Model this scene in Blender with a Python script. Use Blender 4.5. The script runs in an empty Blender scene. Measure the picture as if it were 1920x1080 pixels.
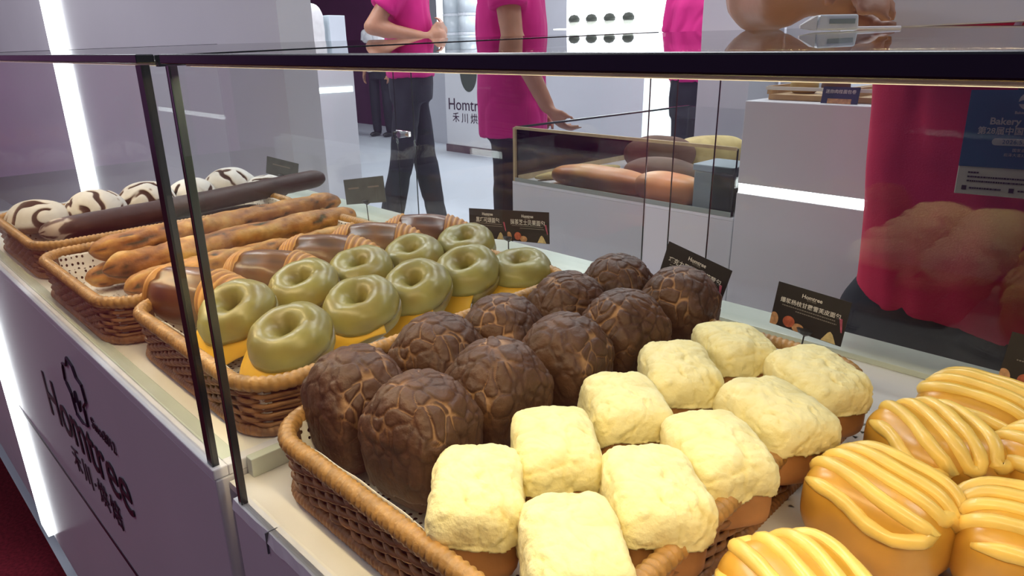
import bpy, bmesh, math, random
from mathutils import Vector, Matrix, noise, Euler
random.seed(7)
PI = math.pi
sc = bpy.context.scene
COL = sc.collection

# ------------------------------------------------------------------ camera
cam_d = bpy.data.cameras.new('camera')
cam_d.sensor_width = 36.0
cam_d.lens = 24.257
cam_d.clip_start = 0.01
cam_d.clip_end = 100
cam = bpy.data.objects.new('camera', cam_d)
COL.objects.link(cam)
RT, DN, FW = (0.711643, 0.702451, -0.011249), (0.223887, -0.241935, -0.944109), (-0.665912, 0.669350, -0.329441)
cam.matrix_world = Matrix(((RT[0], -DN[0], -FW[0], 0.0), (RT[1], -DN[1], -FW[1], 0.0),
                           (RT[2], -DN[2], -FW[2], 1.241), (0, 0, 0, 1)))
sc.camera = cam

# ------------------------------------------------------------------ exposure, world, hall lights and added fill lamps
sc.view_settings.view_transform = 'Standard'
sc.view_settings.look = 'None'
sc.view_settings.exposure = 0.0
sc.view_settings.gamma = 1.0
sc.view_settings.use_curve_mapping = False
wd = bpy.data.worlds.new('hall_air')
sc.world = wd
wd.use_nodes = True
wd.node_tree.nodes['Background'].inputs[0].default_value = (0.80, 0.82, 0.95, 1)
wd.node_tree.nodes['Background'].inputs[1].default_value = 0.22

def area_light(name, loc, rot, sx, sy, power, color):
    d = bpy.data.lights.new(name, 'AREA')
    d.shape = 'RECTANGLE'
    d.size, d.size_y = sx, sy
    d.energy = power
    d.color = color
    o = bpy.data.objects.new(name, d)
    o.location = loc
    o.rotation_euler = rot
    COL.objects.link(o)
    return o

HALL = (0.93, 0.96, 1.0)
for i, (x, y, pw) in enumerate(((-5.5, 3.0, 130), (-2.0, 2.6, 95), (1.2, 2.4, 65), (-6.0, 6.6, 170), (-1.5, 6.4, 130))):
    area_light('hall_and_fill_lamp', (x, y, 4.4), (0, 0, 0), 2.4, 0.8, pw, HALL)
area_light('hall_and_fill_lamp', (-1.2, -1.2, 4.4), (0, 0, 0), 2.0, 0.8, 12, (0.85, 0.86, 1.0))
area_light('hall_and_fill_lamp', (-3.9, 0.62, 3.6), (0, 0, 0), 2.2, 0.5, 75, HALL)  # added fill lamp that brightens the white wall on the left
area_light('hall_and_fill_lamp', (-5.5, -2.8, 4.3), (0, 0, 0), 3.0, 0.8, 70, HALL)  # added fill lamp, lights the plum wall mirrored in the left glass

# ------------------------------------------------------------------ materials
MATS = {}
def ramp(nt, fac, stops):
    r = nt.nodes.new('ShaderNodeValToRGB')
    e = r.color_ramp.elements
    while len(e) < len(stops):
        e.new(0.5)
    for k, (p, c) in enumerate(stops):
        e[k].position = p
        e[k].color = c if len(c) == 4 else (*c, 1)
    nt.links.new(fac, r.inputs[0])
    return r.outputs[0]

def mat(name, col, rough=0.5, metal=0.0, var=0.0, vscale=20.0, bump=0.0, bscale=60.0, spec=0.5, sss=0.0, coat=0.0, detail=4.0):
    """principled material with a little procedural colour variation and bump"""
    if name in MATS:
        return MATS[name]
    m = bpy.data.materials.new(name)
    m.use_nodes = True
    nt = m.node_tree
    b = nt.nodes['Principled BSDF']
    b.inputs['Roughness'].default_value = rough
    b.inputs['Metallic'].default_value = metal
    b.inputs['Specular IOR Level'].default_value = spec
    b.inputs['Coat Weight'].default_value = coat
    if sss:
        b.inputs['Subsurface Weight'].default_value = sss
        b.inputs['Subsurface Radius'].default_value = (0.02, 0.008, 0.004)
    tc = nt.nodes.new('ShaderNodeTexCoord')
    n = nt.nodes.new('ShaderNodeTexNoise')
    n.inputs['Scale'].default_value = vscale
    n.inputs['Detail'].default_value = detail
    nt.links.new(tc.outputs['Object'], n.inputs['Vector'])
    lo = tuple(max(0, c * (1 - var)) for c in col)
    hi = tuple(min(1, c * (1 + var)) for c in col)
    nt.links.new(ramp(nt, n.outputs['Fac'], [(0.3, lo), (0.7, hi)]), b.inputs['Base Color'])
    if bump:
        n2 = nt.nodes.new('ShaderNodeTexNoise')
        n2.inputs['Scale'].default_value = bscale
        n2.inputs['Detail'].default_value = 5
        nt.links.new(tc.outputs['Object'], n2.inputs['Vector'])
        bp = nt.nodes.new('ShaderNodeBump')
        bp.inputs['Strength'].default_value = bump
        bp.inputs['Distance'].default_value = 0.004
        nt.links.new(n2.outputs['Fac'], bp.inputs['Height'])
        nt.links.new(bp.outputs['Normal'], b.inputs['Normal'])
    MATS[name] = m
    return m

def attr_mat(name, attr, stops, rough=0.6, bump=0.0, bscale=80.0, var=0.25, vscale=25.0, spec=0.4, coat=0.0):
    """colour chosen by a per-vertex value of the thing itself (crust, crack, crease...) times a noise"""
    if name in MATS:
        return MATS[name]
    m = bpy.data.materials.new(name)
    m.use_nodes = True
    nt = m.node_tree
    b = nt.nodes['Principled BSDF']
    b.inputs['Roughness'].default_value = rough
    b.inputs['Specular IOR Level'].default_value = spec
    b.inputs['Coat Weight'].default_value = coat
    b.inputs['Coat Roughness'].default_value = 0.25
    a = nt.nodes.new('ShaderNodeAttribute')
    a.attribute_name = attr
    c = ramp(nt, a.outputs['Fac'], stops)
    tc = nt.nodes.new('ShaderNodeTexCoord')
    n = nt.nodes.new('ShaderNodeTexNoise')
    n.inputs['Scale'].default_value = vscale
    n.inputs['Detail'].default_value = 6
    nt.links.new(tc.outputs['Object'], n.inputs['Vector'])
    g = ramp(nt, n.outputs['Fac'], [(0.3, (1 - var,) * 3), (0.7, (1 + var * 0.4,) * 3)])
    mx = nt.nodes.new('ShaderNodeMixRGB')
    mx.blend_type = 'MULTIPLY'
    mx.inputs[0].default_value = 1
    nt.links.new(c, mx.inputs[1])
    nt.links.new(g, mx.inputs[2])
    nt.links.new(mx.outputs[0], b.inputs['Base Color'])
    if bump:
        n2 = nt.nodes.new('ShaderNodeTexNoise')
        n2.inputs['Scale'].default_value = bscale
        n2.inputs['Detail'].default_value = 6
        nt.links.new(tc.outputs['Object'], n2.inputs['Vector'])
        bp = nt.nodes.new('ShaderNodeBump')
        bp.inputs['Strength'].default_value = bump
        bp.inputs['Distance'].default_value = 0.003
        nt.links.new(n2.outputs['Fac'], bp.inputs['Height'])
        nt.links.new(bp.outputs['Normal'], b.inputs['Normal'])
    MATS[name] = m
    return m

def emit(name, col, strength):
    if name in MATS:
        return MATS[name]
    m = bpy.data.materials.new(name)
    m.use_nodes = True
    nt = m.node_tree
    b = nt.nodes['Principled BSDF']
    b.inputs['Base Color'].default_value = (0.9, 0.9, 0.9, 1)
    b.inputs['Emission Color'].default_value = (*col, 1)
    b.inputs['Emission Strength'].default_value = strength
    MATS[name] = m
    return m

def glass_mat(name, tint, refl=1.0):
    m = bpy.data.materials.new(name)
    m.use_nodes = True
    nt = m.node_tree
    nt.nodes.remove(nt.nodes['Principled BSDF'])
    out = nt.nodes['Material Output']
    tr = nt.nodes.new('ShaderNodeBsdfTransparent')
    tr.inputs[0].default_value = (*tint, 1)
    gl = nt.nodes.new('ShaderNodeBsdfGlossy')
    gl.inputs['Roughness'].default_value = 0.01
    lw = nt.nodes.new('ShaderNodeLayerWeight')
    lw.inputs[0].default_value = 0.5
    pw = nt.nodes.new('ShaderNodeMath'); pw.operation = 'POWER'; pw.inputs[1].default_value = 5
    nt.links.new(lw.outputs['Facing'], pw.inputs[0])
    ml = nt.nodes.new('ShaderNodeMath'); ml.operation = 'MULTIPLY_ADD'
    ml.inputs[1].default_value = 0.96 * refl; ml.inputs[2].default_value = 0.04 * refl
    nt.links.new(pw.outputs[0], ml.inputs[0])
    mx = nt.nodes.new('ShaderNodeMixShader')
    nt.links.new(ml.outputs[0], mx.inputs[0])
    nt.links.new(tr.outputs[0], mx.inputs[1])
    nt.links.new(gl.outputs[0], mx.inputs[2])
    nt.links.new(mx.outputs[0], out.inputs[0])
    return m

GLASS = glass_mat('clear_glass', (0.985, 0.992, 0.988), 0.75)
GLASS_TOP = glass_mat('clear_glass_top', (0.975, 0.985, 0.98), 1.0)
WHITE = mat('white_laminate', (0.66, 0.65, 0.68), 0.35, var=0.03, vscale=3)
DECKW = mat('cream_deck_board', (0.80, 0.77, 0.70), 0.45, var=0.05, vscale=9)
LEDGE = mat('pale_green_glass_edge', (0.60, 0.66, 0.56), 0.2, var=0.06, vscale=14)
RIMW = mat('white_edge_tape', (0.74, 0.74, 0.78), 0.35, var=0.04, vscale=30)
BLACK = mat('black_frame', (0.012, 0.014, 0.022), 0.25, var=0.1)
DARKEDGE = mat('dark_glass_edge', (0.03, 0.045, 0.045), 0.15, var=0.1)
CHROME = mat('bright_metal', (0.75, 0.76, 0.78), 0.18, metal=1.0)
ALU = mat('aluminium_profile', (0.80, 0.76, 0.62), 0.35, var=0.03)
STRIP = emit('white_light_strip', (0.92, 0.98, 1.0), 9.0)
STRIPC = emit('cool_light_strip', (0.80, 0.97, 1.0), 4.0)
LEDW = emit('warm_light_diffuser', (1.0, 0.80, 0.46), 0.9)
INK = mat('dark_plum_lettering', (0.035, 0.008, 0.03), 0.4)
GREYW = mat('grey_white_board', (0.50, 0.50, 0.55), 0.5, var=0.03, vscale=2)

# ------------------------------------------------------------------ mesh helpers
class MB:
    def __init__(s):
        s.v, s.f = [], []
    def add(s, verts, faces):
        o = len(s.v)
        s.v += [tuple(p) for p in verts]
        s.f += [tuple(i + o for i in f) for f in faces]
        return s
    def box(s, x0, x1, y0, y1, z0, z1):
        return s.add([(x, y, z) for x in (x0, x1) for y in (y0, y1) for z in (z0, z1)],
                     [(0, 1, 3, 2), (4, 6, 7, 5), (0, 4, 5, 1), (2, 3, 7, 6), (0, 2, 6, 4), (1, 5, 7, 3)])
    def hexa(s, p):      # 8 points: bottom ring then top ring
        return s.add(p, [(3, 2, 1, 0), (4, 5, 6, 7), (0, 1, 5, 4), (1, 2, 6, 5), (2, 3, 7, 6), (3, 0, 4, 7)])
    def rings(s, R, close=True, cap=True):
        n = len(R[0])
        V = [p for r in R for p in r]
        F = []
        for i in range(len(R) - 1):
            for j in range(n if close else n - 1):
                k = (j + 1) % n
                F.append((i * n + j, i * n + k, (i + 1) * n + k, (i + 1) * n + j))
        if cap:
            F.append(tuple(range(n - 1, -1, -1)))
            F.append(tuple((len(R) - 1) * n + j for j in range(n)))
        return s.add(V, F)
    def tube(s, pts, r, n=8, closed=False, rf=None):
        pts = [Vector(p) for p in pts]
        N = len(pts)
        R = []
        for i, p in enumerate(pts):
            a = pts[(i - 1) % N] if (closed or i > 0) else p
            b = pts[(i + 1) % N] if (closed or i < N - 1) else p
            t = (b - a).normalized()
            up = Vector((0, 0, 1)) if abs(t.z) < 0.95 else Vector((0, 1, 0))
            u = t.cross(up).normalized()
            w = u.cross(t)
            rr = rf(i, N) if rf else r
            R.append([p + u * (rr * math.cos(2 * PI * k / n)) + w * (rr * math.sin(2 * PI * k / n)) for k in range(n)])
        if closed:
            R.append(R[0])
        return s.rings(R, True, not closed)
    def lathe(s, prof, n=24, c=(0, 0, 0)):
        return s.rings([[(c[0] + r * math.cos(2 * PI * k / n), c[1] + r * math.sin(2 * PI * k / n), c[2] + z) for k in range(n)] for r, z in prof])
    def build(s, name, m, parent=None, smooth=False, bevel=0.0, loc=None, rot=None):
        me = bpy.data.meshes.new(name)
        me.from_pydata(s.v, [], s.f)
        me.validate()
        if smooth:
            me.polygons.foreach_set('use_smooth', [True] * len(me.polygons))
        return link(name, me, m, parent, bevel, loc, rot)

def link(name, me, m, parent=None, bevel=0.0, loc=None, rot=None):
    if m is not None and not me.materials:
        me.materials.append(m)
    o = bpy.data.objects.new(name, me)
    COL.objects.link(o)
    if parent is not None:
        o.parent = parent
    if loc is not None:
        o.location = loc
    if rot is not None:
        o.rotation_euler = rot
    if bevel:
        b = o.modifiers.new('bevel', 'BEVEL')
        b.width = bevel
        b.segments = 2
        b.limit_method = 'ANGLE'
    return o

def tag(o, label=None, cat=None, group=None, kind=None):
    if label: o['label'] = label
    if cat: o['category'] = cat
    if group: o['group'] = group
    if kind: o['kind'] = kind
    return o

def empty(name, loc=(0, 0, 0), rz=0.0, label=None, cat=None, group=None, rot=None):
    o = bpy.data.objects.new(name, None)
    o.empty_display_size = 0.02
    COL.objects.link(o)
    o.location = loc
    o.rotation_euler = rot if rot else (0, 0, rz)
    return tag(o, label, cat, group)

def dup(src, loc, rot, label=None, group=None, scale=None):
    c = src.copy()
    COL.objects.link(c)
    c.location = loc
    c.rotation_euler = rot
    if scale: c.scale = scale
    if label: c['label'] = label
    if group: c['group'] = group
    for ch in list(src.children):
        d = ch.copy()
        COL.objects.link(d)
        d.parent = c
    return c

def smooth_obj(o):
    o.data.polygons.foreach_set('use_smooth', [True] * len(o.data.polygons))
    return o

def bake(o):
    """apply the modifiers of a helper object and return the mesh"""
    dg = bpy.context.evaluated_depsgraph_get()
    dg.update()
    me = bpy.data.meshes.new_from_object(o.evaluated_get(dg))
    d = o.data
    bpy.data.objects.remove(o)
    return me

def text(name, body, size, m, parent, loc, rot=(PI / 2, 0, 0), align='CENTER', ext=0.0003, sx=1.0, shear=0.0, spacing=1.0, bold=0.0):
    cu = bpy.data.curves.new(name, 'FONT')
    cu.body = body
    cu.size = size
    cu.align_x = align
    cu.align_y = 'CENTER'
    cu.extrude = ext
    cu.shear = shear
    cu.space_character = spacing
    cu.offset = bold
    cu.resolution_u = 3
    t = bpy.data.objects.new(name, cu)
    COL.objects.link(t)
    me = bake(t)
    bpy.data.curves.remove(cu)
    o = link(name, me, m, parent, 0, loc, rot)
    o.scale = (sx, 1, 1)
    return o

def cube_sphere(n):
    """unit cube-sphere directions and faces, seams merged"""
    key, V, F = {}, [], []
    def idx(p):
        k = tuple(round(c * 1e4) for c in p)
        if k not in key:
            key[k] = len(V)
            V.append(p)
        return key[k]
    for ax in range(3):
        for sg in (-1, 1):
            for i in range(n):
                for j in range(n):
                    q = []
                    for a, b in ((i, j), (i + 1, j), (i + 1, j + 1), (i, j + 1)):
                        u, v = math.tan((a / n * 2 - 1) * PI / 4), math.tan((b / n * 2 - 1) * PI / 4)
                        p = [0, 0, 0]
                        p[ax] = sg
                        p[(ax + 1) % 3] = u * sg
                        p[(ax + 2) % 3] = v
                        q.append(idx(tuple(p)))
                    F.append(tuple(q))
    return V, F
CS = {}
def blob(n, shape, keep=None):
    """shape(dir)->(point, value); keep(point)->bool for each face centre"""
    if n not in CS:
        CS[n] = cube_sphere(n)
    D, F = CS[n]
    P, A = [], []
    for d in D:
        p, a = shape(Vector(d).normalized())
        P.append(p)
        A.append(a)
    if keep:
        F = [f for f in F if keep(sum((P[i] for i in f), Vector()) / 4)]
        used = sorted({i for f in F for i in f})
        mp = {k: i for i, k in enumerate(used)}
        P2, A2 = [P[k] for k in used], [A[k] for k in used]
        F = [tuple(mp[i] for i in f) for f in F]
        # turn the open edge inwards so the shell reads as a thick crust
        cnt = {}
        for f in F:
            for a, b in zip(f, f[1:] + f[:1]):
                cnt[(a, b)] = 1
        bd = [(a, b) for (a, b) in cnt if (b, a) not in cnt]
        nm = {}
        for a, b in bd:
            for q in (a, b):
                if q not in nm:
                    nm[q] = len(P2)
                    p = P2[q]
                    P2.append(Vector((p.x * 0.90, p.y * 0.90, p.z + 0.002)))
                    A2.append(A2[q])
        F += [(b, a, nm[a], nm[b]) for a, b in bd]
        P, A = P2, A2
    return P, F, A

def blob_obj(name, m, parent, n, shape, keep=None, attr='mark'):
    P, F, A = blob(n, shape, keep)
    me = bpy.data.meshes.new(name)
    me.from_pydata([tuple(p) for p in P], [], F)
    me.polygons.foreach_set('use_smooth', [True] * len(me.polygons))
    at = me.attributes.new(attr, 'FLOAT', 'POINT')
    at.data.foreach_set('value', A)
    me.update()
    return link(name, me, m, parent)

def sup(d, hx, hy, hz, e):
    r = (abs(d.x) ** e + abs(d.y) ** e + abs(d.z) ** e) ** (-1.0 / e)
    return Vector((d.x * r * hx, d.y * r * hy, d.z * r * hz))
def sst(a, b, x):
    t = max(0.0, min(1.0, (x - a) / (b - a)))
    return t * t * (3 - 2 * t)

# ------------------------------------------------------------------ the hall: floor, walls, an added reflecting board
FLOORM = mat('pale_booth_floor', (0.50, 0.53, 0.60), 0.28, var=0.04, vscale=1.5)
CARPET = mat('dark_red_carpet', (0.085, 0.006, 0.012), 0.95, var=0.35, vscale=120, bump=0.5, bscale=300, spec=0.1)
PLUM = mat('plum_hall_wall', (0.16, 0.05, 0.20), 0.7, var=0.1, vscale=2)
PURP = mat('purple_banner_cloth', (0.075, 0.010, 0.055), 0.8, var=0.1, vscale=3)
tag(MB().box(-14, 5, 0.2, 10, -0.05, 0.0).build('floor', FLOORM), kind='structure')
tag(MB().box(-14, 5, -4.0, 0.2, -0.05, 0.0).build('carpet', CARPET), kind='structure')
tag(MB().box(-14, 5, 9.0, 9.1, 0, 4.6).build('wall_back', GREYW), kind='structure')
tag(MB().box(-14, 5, -4.1, -4.0, 0, 4.6).build('wall_front', PLUM), kind='structure')
tag(MB().box(-9.06, -9.0, -3.6, -0.30, 0.0, 2.6).build('wall_reflector', mat('magenta_reflector_board', (0.42, 0.16, 0.36), 0.7, var=0.08, vscale=2)), kind='structure')  # unseen board, added for its magenta reflection in the left case glass
tag(MB().box(-12.2, -9.6, 7.0, 7.06, 0.0, 3.4).build('hanging_banner', PURP),
    'dark purple banner standing far back behind the left pink shirt', 'banner')

# ------------------------------------------------------------------ the two counters the cases stand on
YF = 0.2007
def counter_left():
    r = empty('display_counter', (-1.35, 0.55, 0), label='long white counter with the dark plum lettering, carrying the left glass case', cat='counter')
    o = Vector((-1.35, 0.55, 0))
    def bx(name, m, x0, x1, y0, y1, z0, z1, bev=0.0):
        return MB().box(x0 - o.x, x1 - o.x, y0 - o.y, y1 - o.y, z0, z1).build(name, m, r, bevel=bev)
    bx('body', WHITE, -2.18, -0.609, YF, 1.00, 0.10, 0.8465, 0.002)
    bx('front_panel', WHITE, -3.2, -2.1805, YF, YF + 0.05, 0.10, 0.8465, 0.002)
    bx('plinth', mat('dark_plinth', (0.02, 0.02, 0.035), 0.2), -2.16, -0.63, YF + 0.035, 0.97, 0.0, 0.10)
    bx('plinth', MATS['dark_plinth'], -3.2, -2.161, YF + 0.035, YF + 0.05, 0.0, 0.10)
    bx('deck', DECKW, -2.18, -0.623, YF + 0.02, 0.985, 0.8465, 0.8545)
    bx('front_edge', RIMW, -3.2, -0.609, YF - 0.001, YF + 0.014, 0.8465, 0.8585, 0.0015)
    bx('side_edge', RIMW, -0.623, -0.6085, YF + 0.014, 1.00, 0.8465, 0.8585, 0.0015)
    bx('glass_seat', LEDGE, -2.18, -0.624, YF + 0.0145, YF + 0.031, 0.8545, 0.8575, 0.001)
    bx('back_ledge', LEDGE, -2.18, -0.624, 0.895, 0.985, 0.8545, 0.8600, 0.001)
    # light strip set upright in the front, and the thin plum line to its right
    bx('light_strip', STRIP, -1.885, -1.815, YF - 0.012, YF + 0.004, 0.11, 0.875)
    bx('plum_line', INK, -1.800, -0.625, YF - 0.0012, YF + 0.002, 0.470, 0.478)
    return r, o
CL, oL = counter_left()

def counter_right():
    r = empty('display_counter', (0.1, 0.55, 0), label='white counter with chipped front edge, carrying the right glass case', cat='counter')
    o = Vector((0.1, 0.55, 0))
    def bx(name, m, x0, x1, y0, y1, z0, z1, bev=0.0):
        return MB().box(x0 - o.x, x1 - o.x, y0 - o.y, y1 - o.y, z0, z1).build(name, m, r, bevel=bev)
    bx('body', WHITE, -0.574, 0.9, YF, 1.00, 0.10, 0.8335, 0.002)
    bx('plinth', MATS['dark_plinth'], -0.55, 0.9, YF + 0.035, 0.97, 0.0, 0.10)
    bx('deck', DECKW, -0.606, 0.9, YF + 0.012, 0.985, 0.8335, 0.8415)
    # the chipped edge tape
    m = MB()
    n = 160
    rr = random.Random(3)
    R = []
    for i in range(n + 1):
        x = -0.574 + 1.474 * i / n
        cut = 0.0035 * max(0, noise.noise(Vector((x * 55, 1.7, 0)))) * (1 if x < -0.2 else 0.4)
        zz = 0.8335 - 0.004 * max(0, noise.noise(Vector((x * 40, 5.1, 0))))
        R.append([(x - o.x, YF - 0.0012 - o.y, zz), (x - o.x, YF + 0.0125 - o.y, zz), (x - o.x, YF + 0.0125 - o.y, 0.8435), (x - o.x, YF + 0.0005 + cut * 0.6 - o.y, 0.8435)])
    m.rings(R).build('front_edge', RIMW, r)
    m2 = MB().box(-0.5055 - o.x, -0.5045 - o.x, YF - 0.0016 - o.y, YF + 0.010 - o.y, 0.822, 0.8438)
    m2.build('tape_joint', mat('grey_crack', (0.12, 0.12, 0.14), 0.8), r)
    bx('left_ledge', LEDGE, -0.606, -0.594, 0.232, 0.985, 0.8415, 0.862, 0.001)
    bx('back_ledge', LEDGE, -0.606, 0.9, 0.915, 0.985, 0.8415, 0.8500, 0.001)
    return r
CR = counter_right()
tag(MB().box(-0.6085, -0.5745, YF + 0.018, 0.99, 0.02, 0.831).build('filler_panel', mat('beige_filler', (0.56, 0.53, 0.50), 0.5, var=0.04)),
    'narrow beige filler panel closing the gap between the two counters', 'panel')

# lettering of the front of the left counter
def logo(parent, m, at, s, rot, pref=''):
    """shop mark: chef hat, latin name, chinese name; s = width of the latin name"""
    M = Matrix.Translation(at) @ Euler(rot).to_matrix().to_4x4()
    def put(nm, body, size, x, z, **k):
        p = M @ Vector((x * s, z * s, 0.0))
        return text(nm, body, size * s, m, parent, p, rot, ext=0.0006 * min(1, s * 3), **k)
    put('latin_lettering', 'Homtree', 0.29, 0, 0.0, sx=0.95, bold=0.0)
    put('chinese_lettering', '禾川·烘焙', 0.12, 0.02, -0.195, spacing=1.35)
    if s > 0.2:
        put('small_lettering', 'Since2012', 0.062, 0.33, 0.15)
    hat = [(-0.05, 0.16), (-0.06, 0.24), (-0.11, 0.28), (-0.09, 0.35), (-0.03, 0.36), (0.0, 0.40), (0.06, 0.385), (0.08, 0.35), (0.13, 0.34), (0.14, 0.28), (0.09, 0.245), (0.085, 0.165), (0.02, 0.15), (-0.05, 0.16)]
    pts = []
    for i in range(len(hat) - 1):
        a, b = hat[i], hat[i + 1]
        for t in range(4):
            pts.append(M @ Vector(((a[0] + (b[0] - a[0]) * t / 4 + 0.06) * s, (a[1] + (b[1] - a[1]) * t / 4 - 0.055) * s, 0.0005)))
    mb = MB().tube(pts, 0.0042 * s, 6, True)
    face = [M @ Vector(((x + 0.06) * s, (z - 0.025) * s, 0.0005)) for x, z in ((-0.02, 0.19), (0.0, 0.24), (0.025, 0.17), (0.05, 0.22))]
    mb.tube(face, 0.0038 * s, 6)
    mb.build('chef_hat_mark', m, parent)
logo(CL, INK, Vector((-1.175, YF - 0.0015, 0.655)) - oL, 0.44, (PI / 2, 0, 0))

# ------------------------------------------------------------------ glass cases
ZT0, ZT1, SL = 1.2393, 1.2612, (1.2612 - 1.2393) / (0.922 - 0.204)
def case(label, x0, x1, zb, seams, left, right, post):
    r = empty('glass_display_case', ((x0 + x1) / 2, 0.56, zb), label=label, cat='display case')
    o = Vector(((x0 + x1) / 2, 0.56, zb))
    def bx(name, m, a, b, c, d, e, f, bev=0.0, par=None):
        return MB().box(a - o.x, b - o.x, c - o.y, d - o.y, e - o.z, f - o.z).build(name, m, par or r, bevel=bev)
    bx('front_pane', GLASS, x0, x1, 0.2035, 0.2085, zb, 1.2315)
    ztop = lambda y: 1.2375 + SL * (y - 0.204)
    for a, b, k in seams:
        yy = 0.930 if k else 0.922
        bx('back_pane', GLASS, a, b, yy, yy + 0.005, zb, ztop(yy) - 0.006)
        for xe in (a, b):
            if x0 - 0.02 < xe < x1 - 0.001 and xe > -2.1:
                bx('pane_edge', DARKEDGE, xe - 0.0006, xe + 0.0006, yy + 0.0015, yy + 0.0035, zb, ztop(yy) - 0.006)
    def side(x, nm='side_pane'):
        q = [(x - 0.0025, 0.2085, zb), (x + 0.0025, 0.2085, zb), (x + 0.0025, 0.922, zb), (x - 0.0025, 0.922, zb),
             (x - 0.0025, 0.2085, 1.2315), (x + 0.0025, 0.2085, 1.2315), (x + 0.0025, 0.922, ztop(0.922) - 0.006), (x - 0.0025, 0.922, ztop(0.922) - 0.006)]
        MB().hexa([Vector(p) - o for p in q]).build(nm, GLASS, r)
    if left: side(x0 + 0.0025)
    if right: side(x1 - 0.0025)
    # sloping top pane and its black front rail
    q = []
    for dz in (-0.0055, 0.0):
        q += [(x0, 0.212, ztop(0.212) + dz), (x1, 0.212, ztop(0.212) + dz), (x1, 0.93, ztop(0.93) + dz), (x0, 0.93, ztop(0.93) + dz)]
    MB().hexa([Vector(p) - o for p in q]).build('top_pane', GLASS_TOP, r)
    bx('black_rail', BLACK, x0, x1, 0.1990, 0.2130, 1.2322, 1.2390, 0.0008)
    for xs, on in ((x0, left), (x1, right)):
        if on:
            q = []
            for dz in (-0.0085, 0.0005):
                xa, xb = (xs - 0.001, xs + 0.005) if xs == x0 else (xs - 0.005, xs + 0.001)
                q += [(xa, 0.215, ztop(0.215) + dz), (xb, 0.215, ztop(0.215) + dz), (xb, 0.93, ztop(0.93) + dz), (xa, 0.93, ztop(0.93) + dz)]
            MB().hexa([Vector(p) - o for p in q]).build('side_rail', BLACK, r)
    for nm, m, a, b, c, d in post:
        bx(nm, m, a, b, c, d, zb, 1.2308)
    # warm LED bar under the front rail
    led = bx('light_bar', ALU, max(x0, -2.0) + 0.01, x1 - 0.006, 0.2135, 0.2285, 1.2303, 1.2340, 0.0004)
    a, b = max(x0, -2.0) + 0.012, x1 - 0.008
    dif = bx('light_diffuser', LEDW, a, b, 0.2160, 0.2265, 1.2300, 1.2303, par=led)
    area_light('warm_light_bar', ((a + b) / 2, 0.2215, 1.2297), (math.radians(22), 0, 0), b - a, 0.012, 4.7 * (b - a), (1.0, 0.77, 0.43))
    return r
case('left glass case over the dark loaves, baguettes and bagels', -2.15, -0.6125, 0.8580,
     [(-2.15, -1.210, 0), (-1.284, -0.6230, 1)], True, True,
     [('black_post', BLACK, -0.6265, -0.6145, 0.2022, 0.2090)])
case('right glass case over the chocolate, cream and yellow loaves', -0.5625, 0.85, 0.8435,
     [(-0.5700, 0.14, 0), (-0.506, 0.85, 1)], False, True,
     [('edge_post', DARKEDGE, -0.5640, -0.5610, 0.2028, 0.2046), ('edge_trim', CHROME, -0.5606, -0.5596, 0.2028, 0.2090), ('inner_edge', DARKEDGE, -0.5594, -0.5578, 0.2030, 0.2092)])
def lock_bar():
    r = empty('pane_lock', (-1.232, 0.912, 1.068), label='small shiny metal lock clamped on the back pane behind the baguettes', cat='lock')
    MB().box(-0.022, 0.022, -0.004, 0.004, -0.006, 0.006).build('clamp', CHROME, r, bevel=0.001)
    MB().tube([(0.010, -0.004, 0), (0.010, -0.020, 0)], 0.007, 14).build('cylinder', CHROME, r)
    MB().tube([(-0.016, -0.004, 0.002), (-0.016, -0.014, 0.002), (-0.016, -0.014, -0.012)], 0.0025, 8).build('key', mat('black_key', (0.03, 0.03, 0.03), 0.4), r)
lock_bar()

# ------------------------------------------------------------------ wicker baskets
WICK = mat('wicker_cane', (0.33, 0.155, 0.055), 0.45, var=0.35, vscale=60, bump=0.25, bscale=250)
WICKR = mat('wicker_rim_cane', (0.42, 0.225, 0.065), 0.40, var=0.3, vscale=70, bump=0.25, bscale=250)
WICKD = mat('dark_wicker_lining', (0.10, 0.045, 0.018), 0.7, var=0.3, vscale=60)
def rrect(hx, hy, r, step):
    """points and outward normals round a rounded rectangle"""
    P = []
    segs = [((hx, -hy + r), (0, 1), 2 * (hy - r)), ('c', (hx - r, hy - r), 0), ((hx - r, hy), (-1, 0), 2 * (hx - r)), ('c', (-hx + r, hy - r), 90),
            ((-hx, hy - r), (0, -1), 2 * (hy - r)), ('c', (-hx + r, -hy + r), 180), ((-hx + r, -hy), (1, 0), 2 * (hx - r)), ('c', (hx - r, -hy + r), 270)]
    for sg in segs:
        if sg[0] == 'c':
            k = max(3, int(r * PI / 2 / step))
            for i in range(k):
                a = math.radians(sg[2] + 90 * i / k)
                P.append((sg[1][0] + r * math.cos(a), sg[1][1] + r * math.sin(a), math.cos(a), math.sin(a)))
        else:
            (x, y), (dx, dy), L = sg
            k = max(2, int(L / step))
            for i in range(k):
                P.append((x + dx * L * i / k, y + dy * L * i / k, dy, -dx))
    return P
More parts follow.
